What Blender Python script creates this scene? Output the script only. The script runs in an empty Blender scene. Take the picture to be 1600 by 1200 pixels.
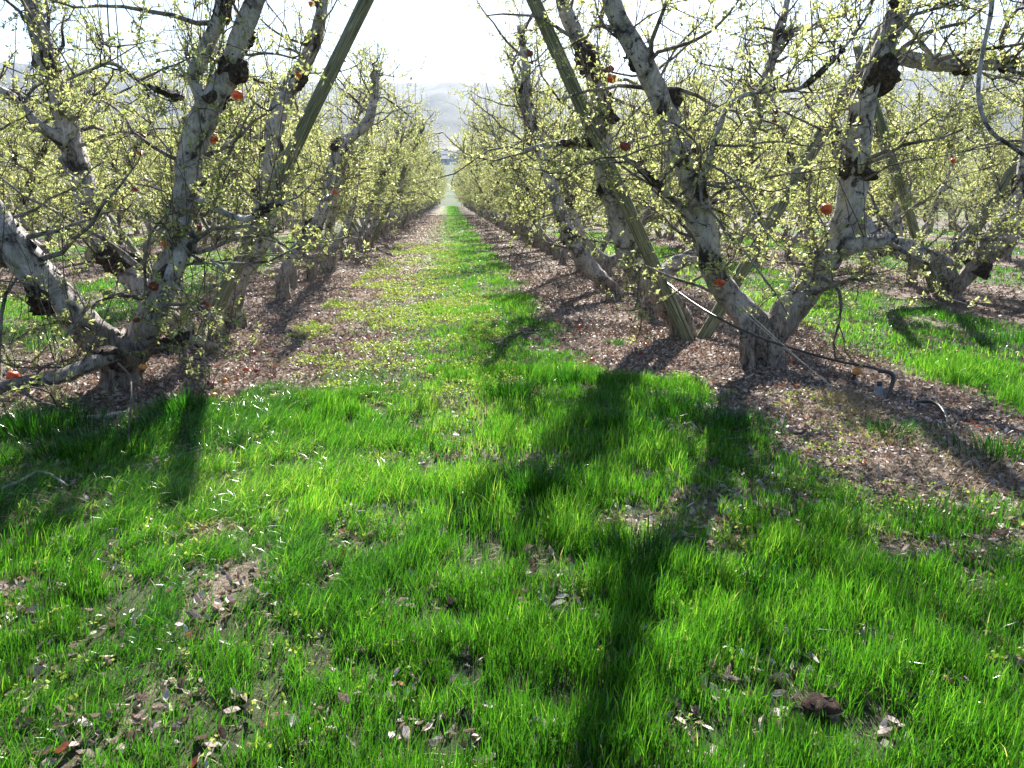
import bpy, math, random
import numpy as np
from mathutils import Vector, Matrix

# ------------------------------------------------------------------ camera, world, sun, exposure
scene = bpy.context.scene
C = scene.collection
PITCH, YAW, CAMZ, FPX = math.radians(14.2), math.radians(4.68), 1.6, 1150.0
cam_data = bpy.data.cameras.new('camera')
cam = bpy.data.objects.new('camera', cam_data); C.objects.link(cam)
cam_data.sensor_width = 36.0; cam_data.lens = FPX/1600*36.0
cam_data.clip_start = 0.05; cam_data.clip_end = 6000
cam.location = (0, 0, CAMZ)
cam.rotation_euler = (math.pi/2-PITCH, 0, -YAW)
scene.camera = cam

SUN_AZ, SUN_EL = math.radians(9.0), math.radians(38.0)     # azimuth measured from +Y towards +X
world = bpy.data.worlds.new('World'); scene.world = world; world.use_nodes = True
wn = world.node_tree
sky = wn.nodes.new('ShaderNodeTexSky'); sky.sky_type = 'NISHITA'; sky.sun_disc = False
sky.sun_elevation = SUN_EL; sky.sun_rotation = SUN_AZ
sky.air_density = 1.0; sky.dust_density = 0.8; sky.ozone_density = 1.0
bg = wn.nodes['Background']; bg.inputs['Strength'].default_value = 0.05
wn.links.new(sky.outputs['Color'], bg.inputs['Color'])
sd = bpy.data.lights.new('sun', 'SUN'); sd.energy = 5.0; sd.angle = math.radians(0.5); sd.color = (1.0, 0.955, 0.88)
sun = bpy.data.objects.new('sun', sd); C.objects.link(sun)
sdir = Vector((math.sin(SUN_AZ)*math.cos(SUN_EL), math.cos(SUN_AZ)*math.cos(SUN_EL), math.sin(SUN_EL)))
sun.rotation_euler = sdir.to_track_quat('Z', 'Y').to_euler()
sun.location = (4, 20, 30)
vs = scene.view_settings
vs.view_transform = 'Standard'; vs.look = 'None'; vs.gamma = 1.0; vs.use_curve_mapping = False
vs.exposure = 2.05
scene.cycles.max_bounces = 8; scene.cycles.transmission_bounces = 6; scene.cycles.transparent_max_bounces = 8

# ------------------------------------------------------------------ small helpers
cp, sp, cy, sy = math.cos(PITCH), math.sin(PITCH), math.cos(YAW), math.sin(YAW)
F = np.array([sy*cp, cy*cp, -sp]); R = np.array([cy, -sy, 0.0]); U = np.cross(R, F)
def at(px, py, Y):
    """the point a viewer sees at (px, py) on the plane that crosses the rows at distance Y"""
    d = F + R*((px-800)/FPX) - U*((py-600)/FPX)
    return np.array([0, 0, CAMZ]) + d*(Y/d[1])
def depth(p):
    return float(np.dot(np.asarray(p)-np.array([0, 0, CAMZ]), F))
def gnd(px, py, z=0.0):
    d = F + R*((px-800)/FPX) - U*((py-600)/FPX)
    return np.array([0, 0, CAMZ]) + d*((z-CAMZ)/d[2])

_T = np.random.RandomState(5).rand(256, 256)
def vnoise(x, y):
    x = np.asarray(x, float); y = np.asarray(y, float)
    xi = np.floor(x).astype(int); yi = np.floor(y).astype(int)
    fx = x-xi; fy = y-yi; fx = fx*fx*(3-2*fx); fy = fy*fy*(3-2*fy)
    a = _T[xi % 256, yi % 256]; b = _T[(xi+1) % 256, yi % 256]
    c = _T[xi % 256, (yi+1) % 256]; d = _T[(xi+1) % 256, (yi+1) % 256]
    return (a*(1-fx)+b*fx)*(1-fy)+(c*(1-fx)+d*fx)*fy
def fbm(x, y, o=3):
    s = 0; a = .5; t = 0
    for i in range(o):
        s = s+a*vnoise(x*2**i+17*i, y*2**i+9*i); t += a; a *= .5
    return s/t
def sstep(a, b, x):
    t = np.clip((x-a)/(b-a), 0, 1); return t*t*(3-2*t)

def fast_mesh(name, V, quads=None, tris=None, attr=None, smooth=True, mats=(), matidx=None):
    V = np.asarray(V, np.float32).reshape(-1, 3)
    quads = np.zeros((0, 4), np.int32) if quads is None else np.asarray(quads, np.int32).reshape(-1, 4)
    tris = np.zeros((0, 3), np.int32) if tris is None else np.asarray(tris, np.int32).reshape(-1, 3)
    me = bpy.data.meshes.new(name)
    nq, nt = len(quads), len(tris)
    me.vertices.add(len(V)); me.vertices.foreach_set('co', V.ravel())
    me.loops.add(nq*4+nt*3)
    me.loops.foreach_set('vertex_index', np.concatenate([quads.ravel(), tris.ravel()]).astype(np.int32))
    me.polygons.add(nq+nt)
    ls = np.concatenate([np.arange(nq)*4, nq*4+np.arange(nt)*3]).astype(np.int32)
    me.polygons.foreach_set('loop_start', ls)
    if matidx is not None: me.polygons.foreach_set('material_index', np.asarray(matidx, np.int32))
    me.polygons.foreach_set('use_smooth', np.full(nq+nt, smooth, dtype=bool))
    if attr is not None:
        for k, v in attr.items():
            a = me.attributes.new(k, 'FLOAT', 'POINT'); a.data.foreach_set('value', np.asarray(v, np.float32).ravel())
    for m in mats: me.materials.append(m)
    me.update(calc_edges=True); me.validate()
    return me

class MB:
    """collects tubes, leaves and lumps as arrays and turns them into one mesh"""
    def __init__(s): s.V = []; s.Q = []; s.T = []; s.A = []; s.n = 0
    def add(s, V, Q=None, T=None, A=None):
        V = np.asarray(V, float).reshape(-1, 3)
        s.V.append(V)
        if Q is not None and len(Q): s.Q.append(np.asarray(Q).reshape(-1, 4)+s.n)
        if T is not None and len(T): s.T.append(np.asarray(T).reshape(-1, 3)+s.n)
        s.A.append(np.zeros(len(V)) if A is None else np.broadcast_to(np.asarray(A, float), (len(V),)))
        s.n += len(V)
    def tubes(s, P, Rd, k=4, seed=0, jit=0.0, A=None):
        """P [M,N,3], Rd [M,N]: M tubes in one go, closed at both ends"""
        P = np.asarray(P, float); Rd = np.asarray(Rd, float)
        if P.ndim == 2: P = P[None]; Rd = Rd[None]
        M, N, _ = P.shape
        if M == 0: return
        T = np.gradient(P, axis=1); T /= (np.linalg.norm(T, axis=2, keepdims=True)+1e-9)
        mean = P[:, -1]-P[:, 0]; mean /= (np.linalg.norm(mean, axis=1, keepdims=True)+1e-9)
        ref = np.zeros((M, 3)); ax = np.argmin(np.abs(mean), axis=1); ref[np.arange(M), ax] = 1
        ref = np.broadcast_to(ref[:, None, :], T.shape)
        X = np.cross(ref, T); X /= (np.linalg.norm(X, axis=2, keepdims=True)+1e-9)
        Y = np.cross(T, X)
        ang = np.arange(k)*2*math.pi/k
        rad = np.broadcast_to(Rd[:, :, None], (M, N, k)).copy()
        if jit > 0:
            rs = np.random.RandomState(seed)
            L = np.concatenate([[0], np.cumsum(np.linalg.norm(np.diff(P[0], axis=0), axis=1))])
            for m in range(M):
                ca, sa = np.cos(ang)*1.3+rs.rand()*50, np.sin(ang)*1.3+rs.rand()*50
                nn = fbm(ca[None, :]+L[:, None]*1.5, sa[None, :]+L[:, None]*5.0, 3)
                n2 = vnoise(ang[None, :]*2.2+rs.rand()*9, L[:, None]*3.0+rs.rand()*9)
                n3 = vnoise(ca[None, :]*2.5+3, L[:, None]*16+sa[None, :]*2)
                n4 = vnoise(ca[None, :]*5+9+L[:, None]*.7, sa[None, :]*5+L[:, None]*2.0)
                rad[m] *= 1+jit*((nn-.5)*2.2+(n2-.5)*.9+(n3-.5)*.7+(n4-.5)*.9)
        V = P[:, :, None, :]+rad[..., None]*(np.cos(ang)[None, None, :, None]*X[:, :, None, :]+np.sin(ang)[None, None, :, None]*Y[:, :, None, :])
        idx = np.arange(M*N*k).reshape(M, N, k); nx = np.roll(idx, -1, axis=2)
        Q = np.stack([idx[:, :-1], nx[:, :-1], nx[:, 1:], idx[:, 1:]], axis=-1).reshape(-1, 4)
        V = V.reshape(-1, 3)
        caps = np.concatenate([P[:, 0], P[:, -1]]); base = M*N*k
        c0 = base+np.arange(M); c1 = base+M+np.arange(M)
        T0 = np.stack([np.broadcast_to(c0[:, None], (M, k)), nx[:, 0], idx[:, 0]], -1).reshape(-1, 3)
        T1 = np.stack([np.broadcast_to(c1[:, None], (M, k)), idx[:, -1], nx[:, -1]], -1).reshape(-1, 3)
        A2 = None
        if A is not None: A2 = np.concatenate([np.repeat(np.broadcast_to(A, (M,)), N*k), np.tile(np.broadcast_to(A, (M,)), 2)])
        s.add(np.concatenate([V, caps]), Q, np.concatenate([T0, T1]), A2)
    def leaves(s, P, D, S, rs, wid=.5, fold=.3):
        """P base points, D directions, S lengths: folded pointed leaves"""
        M = len(P)
        if M == 0: return
        rnd = rs.normal(size=(M, 3)); W = np.cross(D, rnd); W /= (np.linalg.norm(W, axis=1, keepdims=True)+1e-9)
        Nn = np.cross(W, D)
        S = S[:, None]; w = S*wid*.5; b = rs.uniform(-.25, .25, (M, 1))*S
        v0 = P; v1 = P+D*S*.5+W*w+Nn*fold*w; v2 = P+D*S+Nn*b*.8; v3 = P+D*S*.5-W*w+Nn*fold*w; vm = P+D*S*.5+Nn*b*.2
        V = np.stack([v0, v1, v2, v3, vm], 1).reshape(-1, 3)
        i = np.arange(M)*5
        T = np.concatenate([np.stack([i, i+1, i+4], -1), np.stack([i+1, i+2, i+4], -1), np.stack([i+2, i+3, i+4], -1), np.stack([i+3, i, i+4], -1)])
        s.add(V, None, T, np.repeat(rs.rand(M), 5))
    def mesh(s, name, mat, smooth=True):
        if not s.V: return None
        return fast_mesh(name, np.concatenate(s.V), np.concatenate(s.Q) if s.Q else None, np.concatenate(s.T) if s.T else None,
                         {'tint': np.concatenate(s.A)}, smooth, [mat])

def link(name, data, parent=None, loc=(0, 0, 0)):
    o = bpy.data.objects.new(name, data); C.objects.link(o); o.location = loc
    if parent is not None: o.parent = parent
    return o
def tag(o, label, cat, group=None):
    o['label'] = label; o['category'] = cat
    if group: o['group'] = group
    return o

# ------------------------------------------------------------------ materials
def newmat(name):
    m = bpy.data.materials.new(name); m.use_nodes = True
    nt = m.node_tree; nt.nodes.clear()
    out = nt.nodes.new('ShaderNodeOutputMaterial')
    return m, nt, out
def nd(nt, typ, **kw):
    n = nt.nodes.new(typ)
    for k, v in kw.items():
        if k.startswith('i_'): n.inputs[k[2:].replace('_', ' ')].default_value = v
        else: setattr(n, k, v)
    return n
def ramp(nt, fac, stops):
    r = nt.nodes.new('ShaderNodeValToRGB'); e = r.color_ramp.elements
    e[0].position, e[0].color = stops[0][0], (*stops[0][1], 1); e[1].position, e[1].color = stops[-1][0], (*stops[-1][1], 1)
    for p, c in stops[1:-1]:
        x = e.new(p); x.color = (*c, 1)
    nt.links.new(fac, r.inputs['Fac']); return r.outputs['Color']
def noise(nt, scale, detail=4, rough=.6, vec=None, dist=0):
    n = nd(nt, 'ShaderNodeTexNoise'); n.inputs['Scale'].default_value = scale; n.inputs['Detail'].default_value = detail
    n.inputs['Roughness'].default_value = rough; n.inputs['Distortion'].default_value = dist
    if vec is not None: nt.links.new(vec, n.inputs['Vector'])
    return n.outputs['Fac']
def coords(nt, scale=(1, 1, 1), which='Object'):
    tc = nd(nt, 'ShaderNodeTexCoord'); mp = nd(nt, 'ShaderNodeMapping'); mp.inputs['Scale'].default_value = scale
    nt.links.new(tc.outputs[which], mp.inputs['Vector']); return mp.outputs['Vector']
def mixc(nt, f, a, b, mode='MIX'):
    m = nd(nt, 'ShaderNodeMix', data_type='RGBA', blend_type=mode)
    for i, v in ((0, f), (6, a), (7, b)):
        if isinstance(v, (int, float)): m.inputs[i].default_value = v
        elif isinstance(v, tuple): m.inputs[i].default_value = (*v, 1)
        else: nt.links.new(v, m.inputs[i])
    return m.outputs[2]
def maprange(nt, v, a, b, c=0, d=1):
    m = nd(nt, 'ShaderNodeMapRange'); m.inputs[1].default_value = a; m.inputs[2].default_value = b
    m.inputs[3].default_value = c; m.inputs[4].default_value = d; nt.links.new(v, m.inputs[0]); return m.outputs[0]
def bumpn(nt, h, strength, dist, prev=None):
    b = nd(nt, 'ShaderNodeBump'); b.inputs['Strength'].default_value = strength; b.inputs['Distance'].default_value = dist
    nt.links.new(h, b.inputs['Height'])
    if prev is not None: nt.links.new(prev, b.inputs['Normal'])
    return b.outputs['Normal']
def finish(nt, out, col, rough=.8, normal=None, spec=.3):
    p = nd(nt, 'ShaderNodeBsdfPrincipled'); p.inputs['Roughness'].default_value = rough
    p.inputs['Specular IOR Level'].default_value = spec
    if isinstance(col, tuple): p.inputs['Base Color'].default_value = (*col, 1)
    else: nt.links.new(col, p.inputs['Base Color'])
    if normal is not None: nt.links.new(normal, p.inputs['Normal'])
    nt.links.new(p.outputs[0], out.inputs['Surface']); return p

def bark_material(name, upper, lower, zlo, zhi):
    m, nt, out = newmat(name)
    v = coords(nt); vz = coords(nt, (1, 1, .35))
    plate = noise(nt, 5, 5, .65, v, .6); fine = noise(nt, 38, 5, .7, vz, .5); crack = noise(nt, 16, 6, .75, coords(nt, (1, 1, .22)), 1.2)
    up = ramp(nt, plate, [(.36, (.05, .043, .04)), (.44, tuple(c*.6 for c in upper)), (.53, upper), (.72, tuple(min(1, c*1.25) for c in upper))])
    lo = ramp(nt, crack, [(.38, (.03, .022, .018)), (.47, tuple(c*.6 for c in lower)), (.6, lower), (.75, tuple(c*1.4 for c in lower))])
    sx = nd(nt, 'ShaderNodeSeparateXYZ'); nt.links.new(v, sx.inputs[0])
    ad = nd(nt, 'ShaderNodeMath', operation='ADD'); nt.links.new(sx.outputs['Z'], ad.inputs[0])
    pn = maprange(nt, noise(nt, 3, 2, .5, v), 0, 1, -.5, .5); nt.links.new(pn, ad.inputs[1])
    f = maprange(nt, ad.outputs[0], zlo, zhi)
    col = mixc(nt, f, lo, up)
    sp_ = noise(nt, 7.5, 6, .75, v, 1.5)
    col = mixc(nt, maprange(nt, sp_, .56, .61, 0, .92), col, (.04, .035, .032))
    bt = nd(nt, 'ShaderNodeAttribute', attribute_name='tint')
    burr = ramp(nt, noise(nt, 30, 5, .7, v), [(.35, (.016, .012, .010)), (.5, (.06, .045, .037)), (.7, (.24, .19, .16))])
    col = mixc(nt, bt.outputs['Fac'], col, burr)
    col = mixc(nt, maprange(nt, fine, .38, .5, .55, 1), (.06, .05, .045), col)
    n = bumpn(nt, plate, .9, .05); n = bumpn(nt, crack, 1.0, .035, n); n = bumpn(nt, fine, .8, .012, n)
    finish(nt, out, col, .85, n, .25)
    return m
M_bark = bark_material('bark', (.56, .525, .52), (.44, .36, .30), .15, 1.0)

M_branch = bark_material('branch_bark', (.34, .305, .285), (.26, .21, .175), .15, 1.0)
def simple_noise_mat(name, a, b, scale, rough=.8, bump=.4, bd=.005, spec=.3, stretch=(1, 1, 1)):
    m, nt, out = newmat(name)
    n = noise(nt, scale, 5, .65, coords(nt, stretch), .3)
    col = ramp(nt, n, [(.35, a), (.65, b)])
    finish(nt, out, col, rough, bumpn(nt, n, bump, bd), spec); return m
M_twig = simple_noise_mat('twig_bark', (.055, .042, .036), (.17, .135, .115), 14)
M_burr = simple_noise_mat('burr_bark', (.018, .014, .012), (.09, .065, .05), 22, bump=.8, bd=.02)
M_post = None
def post_mat():
    m, nt, out = newmat('weathered_post_wood')
    v = coords(nt, (1, 1, .035)); g = noise(nt, 62, 6, .75, v, .9); big = noise(nt, 2.2, 3, .6, coords(nt))
    col = ramp(nt, g, [(.36, (.02, .026, .016)), (.46, (.10, .12, .07)), (.54, (.21, .225, .15)), (.66, (.38, .38, .28))])
    col = mixc(nt, maprange(nt, big, .45, .7, 0, .5), col, (.25, .21, .14))
    finish(nt, out, col, .85, bumpn(nt, g, .8, .008), .2); return m
M_post = post_mat()

def leafy(name, stops, trans, tf=.5, rough=.42, spec=.5, mottle=0):
    m, nt, out = newmat(name)
    a = nd(nt, 'ShaderNodeAttribute', attribute_name='tint')
    oi = nd(nt, 'ShaderNodeNewGeometry')
    col = ramp(nt, a.outputs['Fac'], stops)
    obr = nd(nt, 'ShaderNodeObjectInfo'); col = mixc(nt, maprange(nt, obr.outputs['Random'], 0, 1, 0, .35), col, tuple(c*.75 for c in stops[0][1]) if stops[0][1][0] > .1 else stops[len(stops)//2][1])
    if mottle: col = mixc(nt, maprange(nt, noise(nt, mottle, 5, .75, coords(nt), 1), .35, .6, .8, 0), col, (.06, .042, .034))
    p = nd(nt, 'ShaderNodeBsdfPrincipled'); p.inputs['Roughness'].default_value = rough; p.inputs['Specular IOR Level'].default_value = spec
    nt.links.new(col, p.inputs['Base Color'])
    t = nd(nt, 'ShaderNodeBsdfTranslucent')
    tc = mixc(nt, 1.0, col, trans, 'MULTIPLY'); nt.links.new(tc, t.inputs['Color'])
    mx = nd(nt, 'ShaderNodeMixShader'); mx.inputs[0].default_value = tf
    nt.links.new(p.outputs[0], mx.inputs[1]); nt.links.new(t.outputs[0], mx.inputs[2]); nt.links.new(mx.outputs[0], out.inputs['Surface'])
    return m
M_leaf = leafy('young_leaf', [(0, (.20, .26, .08)), (.5, (.45, .48, .20)), (1, (.66, .65, .36))], (1.1, 1.1, .85), .5, .4)
M_grass = leafy('grass_blade', [(0, (.008, .05, .004)), (.35, (.028, .145, .008)), (.65, (.10, .31, .018)), (.93, (.34, .47, .08)), (1, (.5, .45, .2))], (1.35, 1.3, .9), .46, .25, .8)
M_dry = leafy('dry_grass', [(0, (.25, .19, .1)), (1, (.55, .46, .3))], (.9, .85, .7), .35, .6, .3)
M_litter = leafy('dead_leaf', [(0, (.07, .045, .035)), (.3, (.24, .175, .145)), (.6, (.56, .47, .425)), (.93, (.82, .74, .70)), (.965, (.45, .13, .05)), (1, (.5, .12, .04))], (.8, .65, .5), .2, .55, .35, 90)

# ------------------------------------------------------------------ where grass grows: 0 litter .. 1 thick grass
def grassmap(x, y):
    x = np.asarray(x, float); y = np.asarray(y, float)
    w = (fbm(x*1.1+3, y*.8, 3)-.5)*1.1; w2 = (fbm(x*2.7+40, y*2.2+7, 2)-.5)*.8
    main = sstep(-1.75, -.2, x+w)*(1-sstep(1.0, 1.5, x+w*.7))
    main = main*(.62+.38*sstep(-.6, .1, x+w*.6))
    head_l = 1-sstep(5.9, 6.5, y+w*.8+w2*.4+1.5*np.exp(-((x+2.85)/.75)**2))            # headland left of the alley
    head_r = 1-sstep(6.0, 6.5, y+w*.7)
    right_l = 1-sstep(1.9, 2.25, x+w*.5)
    near = 1-sstep(3.1, 3.7, y+w*.6+np.clip(x-1.6, 0, 1)*.25-np.clip(x-2.6, 0, 5)*.12)
    head = np.where(x < 0, head_l, np.maximum(head_r*right_l, near))
    xi = np.abs(np.mod(x+2.8, 5.6)-2.8)                            # distance to nearest multiple of 5.6 -> alley centres
    side = (1-sstep(1.15, 1.6, xi+w*.6))*(np.abs(x) > 2.8)
    g = np.maximum(np.where(np.abs(x) < 2.8, main, side), head*(np.abs(x) < 3.6+0*x))
    g = np.maximum(g, near*(y < 6))
    far_head = 1-sstep(5.6, 6.6, y+w)
    g = np.where(np.abs(x) > 3.6, np.maximum(g, far_head*np.where(x > 0, .7, 1.0)*np.where((x > 0) & (y > 3.9), sstep(4.2, 5, x+w), 1)), g)
    # thin spots in the sward
    thin = sstep(.58, .72, fbm(x*2.1+70, y*2.1+31, 3))*.6+sstep(.6, .7, fbm(x*6+7, y*6+3, 2))*.3
    patch = 0
    for ppx, ppy, sx_, sy_, am in ((1150, 790, .3, .18, .7), (1110, 870, .16, .1, .7), (990, 835, .12, .08, .6), (700, 640, .2, .2, .4), (330, 850, .1, .08, .7), (520, 1140, .07, .05, .8), (1330, 760, .5, .2, .5), (1520, 870, .2, .12, .6), (1140, 1040, .06, .05, .6)):
        c = gnd(ppx, ppy); patch = np.maximum(patch, am*np.exp(-(((x-c[0])/sx_)**2+((y-c[1])/sy_)**2)))
    return np.clip(g*(1-thin*.8)*(1-patch), 0, 1)

# ------------------------------------------------------------------ terrain
def terrain_z(x, y):
    r = np.hypot(x, y); a = np.arctan2(x, y)
    prof = np.interp(r, [0, 150, 260, 420, 560, 640, 700, 950, 1150, 1300, 2500], [0, 0, 5, 17, 27, 38, 46, 118, 163, 172, 150])
    rav = (fbm(a*14+20, r*.0022, 4)-.5)*2
    rise = sstep(620, 1150, r)
    z = prof+rav*26*rise*(1-sstep(980, 1180, r)*.93)+(fbm(x*.01+50, y*.01+50, 3)-.5)*6*sstep(180, 400, r)
    return z
def build_terrain():
    rr = np.concatenate([[0.0], np.geomspace(1, 30, 14), np.linspace(34, 160, 14), np.linspace(180, 640, 40), np.linspace(650, 1400, 110), np.linspace(1500, 2500, 8)])
    na = 720; aa = np.linspace(0, 2*math.pi, na, endpoint=False)
    Rr, Aa = np.meshgrid(rr[1:], aa, indexing='ij'); X = Rr*np.sin(Aa); Y = Rr*np.cos(Aa)
    Z = terrain_z(X, Y)-.02
    V = np.concatenate([[[0, 0, -.02]], np.stack([X, Y, Z], -1).reshape(-1, 3)])
    n = len(rr)-1; idx = 1+np.arange(n*na).reshape(n, na); nx = np.roll(idx, -1, axis=1)
    Q = np.stack([idx[:-1], idx[1:], nx[1:], nx[:-1]], -1).reshape(-1, 4)
    T = np.stack([np.zeros(na, int), idx[0], nx[0]], -1)
    m, nt, out = newmat('hill_land')
    g = nd(nt, 'ShaderNodeNewGeometry'); L = nd(nt, 'ShaderNodeVectorMath', operation='LENGTH')
    nt.links.new(g.outputs['Position'], L.inputs[0])
    jn = noise(nt, .012, 3, .5, g.outputs['Position'])
    js = maprange(nt, jn, 0, 1, -70, 70); ad = nd(nt, 'ShaderNodeMath', operation='ADD'); nt.links.new(L.outputs['Value'], ad.inputs[0]); nt.links.new(js, ad.inputs[1])
    f = maprange(nt, ad.outputs[0], 100, 1400)
    fields = ramp(nt, f, [(0, (.10, .12, .05)), (.09, (.06, .10, .035)), (.2, (.05, .08, .03)), (.30, (.03, .045, .03)), (.40, (.045, .05, .04)), (.43, (.17, .15, .10)), (.47, (.17, .15, .10)), (.52, (.06, .055, .05)), (.62, (.13, .12, .10)), (.75, (.09, .085, .075)), (.86, (.15, .14, .12)), (1, (.05, .055, .05))])
    blot = noise(nt, .02, 6, .7, g.outputs['Position'])
    col = mixc(nt, maprange(nt, blot, .42, .58, 0, .8), fields, (.03, .035, .03))
    finish(nt, out, col, .95, None, .1)
    me = fast_mesh('hills', V, Q, T, None, True, [m]); o = link('hills', me); o['kind'] = 'structure'
build_terrain()

def build_floor():
    xs = np.arange(-42, 42.01, .2); ys = np.concatenate([np.arange(-6, 30, .15), np.arange(30, 150, .6)])
    X, Y = np.meshgrid(xs, ys, indexing='ij')
    Z = .036+(fbm(X*.9, Y*.9, 3)-.5)*.06*np.exp(-np.abs(Y)/60)
    edge = np.minimum(np.minimum(X+42, 42-X), np.minimum(Y+6, 150-Y)); Z = Z*np.clip(edge/3, 0, 1)+.004
    n, k = X.shape; idx = np.arange(n*k).reshape(n, k)
    Q = np.stack([idx[:-1, :-1], idx[1:, :-1], idx[1:, 1:], idx[:-1, 1:]], -1).reshape(-1, 4)
    m, nt, out = newmat('orchard_floor')
    v = coords(nt)
    vo = nd(nt, 'ShaderNodeTexVoronoi'); vo.inputs['Scale'].default_value = 26; nt.links.new(coords(nt, (1, 1.5, 1)), vo.inputs['Vector'])
    lit = ramp(nt, noise(nt, 42, 6, .8, v, 1.5), [(.3, (.05, .036, .028)), (.44, (.14, .10, .075)), (.55, (.33, .26, .22)), (.68, (.52, .44, .39))])
    soil = ramp(nt, noise(nt, 9, 6, .7, v), [(.35, (.035, .026, .02)), (.7, (.12, .09, .065))])
    lit = mixc(nt, maprange(nt, noise(nt, 3.5, 4, .6, v), .4, .6, .35, .9), lit, soil)
    a = nd(nt, 'ShaderNodeAttribute', attribute_name='grass')
    green = ramp(nt, noise(nt, 20, 5, .7, v), [(.3, (.012, .02, .006)), (.55, (.022, .05, .008)), (.8, (.09, .12, .03))])
    gsum = nd(nt, 'ShaderNodeMath', operation='ADD'); nt.links.new(a.outputs['Fac'], gsum.inputs[0])
    nt.links.new(maprange(nt, noise(nt, 14, 3, .6, v), .3, .7, -.35, .25), gsum.inputs[1])
    col = mixc(nt, maprange(nt, gsum.outputs[0], .3, .75, 0, .85), lit, green)
    n1 = bumpn(nt, noise(nt, 14, 6, .75, v), .7, .04); n1 = bumpn(nt, noise(nt, 60, 5, .7, v, 1), .7, .012, n1)
    finish(nt, out, col, .9, n1, .2)
    me = fast_mesh('ground', np.stack([X, Y, Z], -1).reshape(-1, 3), Q, None, {'grass': grassmap(X, Y).ravel()}, True, [m])
    o = link('ground', me); o['kind'] = 'structure'
build_floor()
def floor_z(x, y):
    return .036+(fbm(x*.9, y*.9, 3)-.5)*.06*np.exp(-np.abs(y)/60)+.004

# ------------------------------------------------------------------ tree growth
def unit(v): return v/(np.linalg.norm(v, axis=-1, keepdims=True)+1e-9)
def catmull(P, Rr, step):
    P = np.asarray(P, float); Rr = np.asarray(Rr, float)
    P2 = np.vstack([2*P[0]-P[1], P, 2*P[-1]-P[-2]]); outp = []; outr = []
    for i in range(len(P)-1):
        a, b, c, d = P2[i], P2[i+1], P2[i+2], P2[i+3]
        n = max(2, int(np.linalg.norm(c-b)/step))
        t = np.linspace(0, 1, n, endpoint=(i == len(P)-2))[:, None]
        outp.append(.5*((2*b)+(-a+c)*t+(2*a-5*b+4*c-d)*t**2+(-a+3*b-3*c+d)*t**3))
        outr.append(Rr[i]+(Rr[i+1]-Rr[i])*t[:, 0])
    return np.vstack(outp), np.concatenate(outr)
def walk(starts, dirs, lens, n, rs, wig, bend=None):
    """batch of M crooked polylines with n points"""
    M = len(starts); P = np.zeros((M, n, 3)); P[:, 0] = starts; d = unit(dirs); st = (lens/(n-1))[:, None]
    for i in range(1, n):
        d = unit(d+rs.normal(size=(M, 3))*wig+(0 if bend is None else bend))
        P[:, i] = P[:, i-1]+d*st
    return P
def foliage(P, rs, n_leaf, size, MBl, spread=.85):
    """rosettes of small leaves at the points P"""
    M = len(P)
    if M == 0: return
    Pb = np.repeat(P, n_leaf, axis=0)+rs.normal(size=(M*n_leaf, 3))*.008
    ax = unit(rs.normal(size=(M, 3))+np.array([0, 0, .7]))
    D = unit(np.repeat(ax, n_leaf, axis=0)*.45+rs.normal(size=(M*n_leaf, 3))*spread)
    S = rs.uniform(.55, 1.15, M*n_leaf)*size*np.repeat(rs.uniform(.6, 1.25, M), n_leaf)
    MBl.leaves(Pb, D, S, rs)

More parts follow.
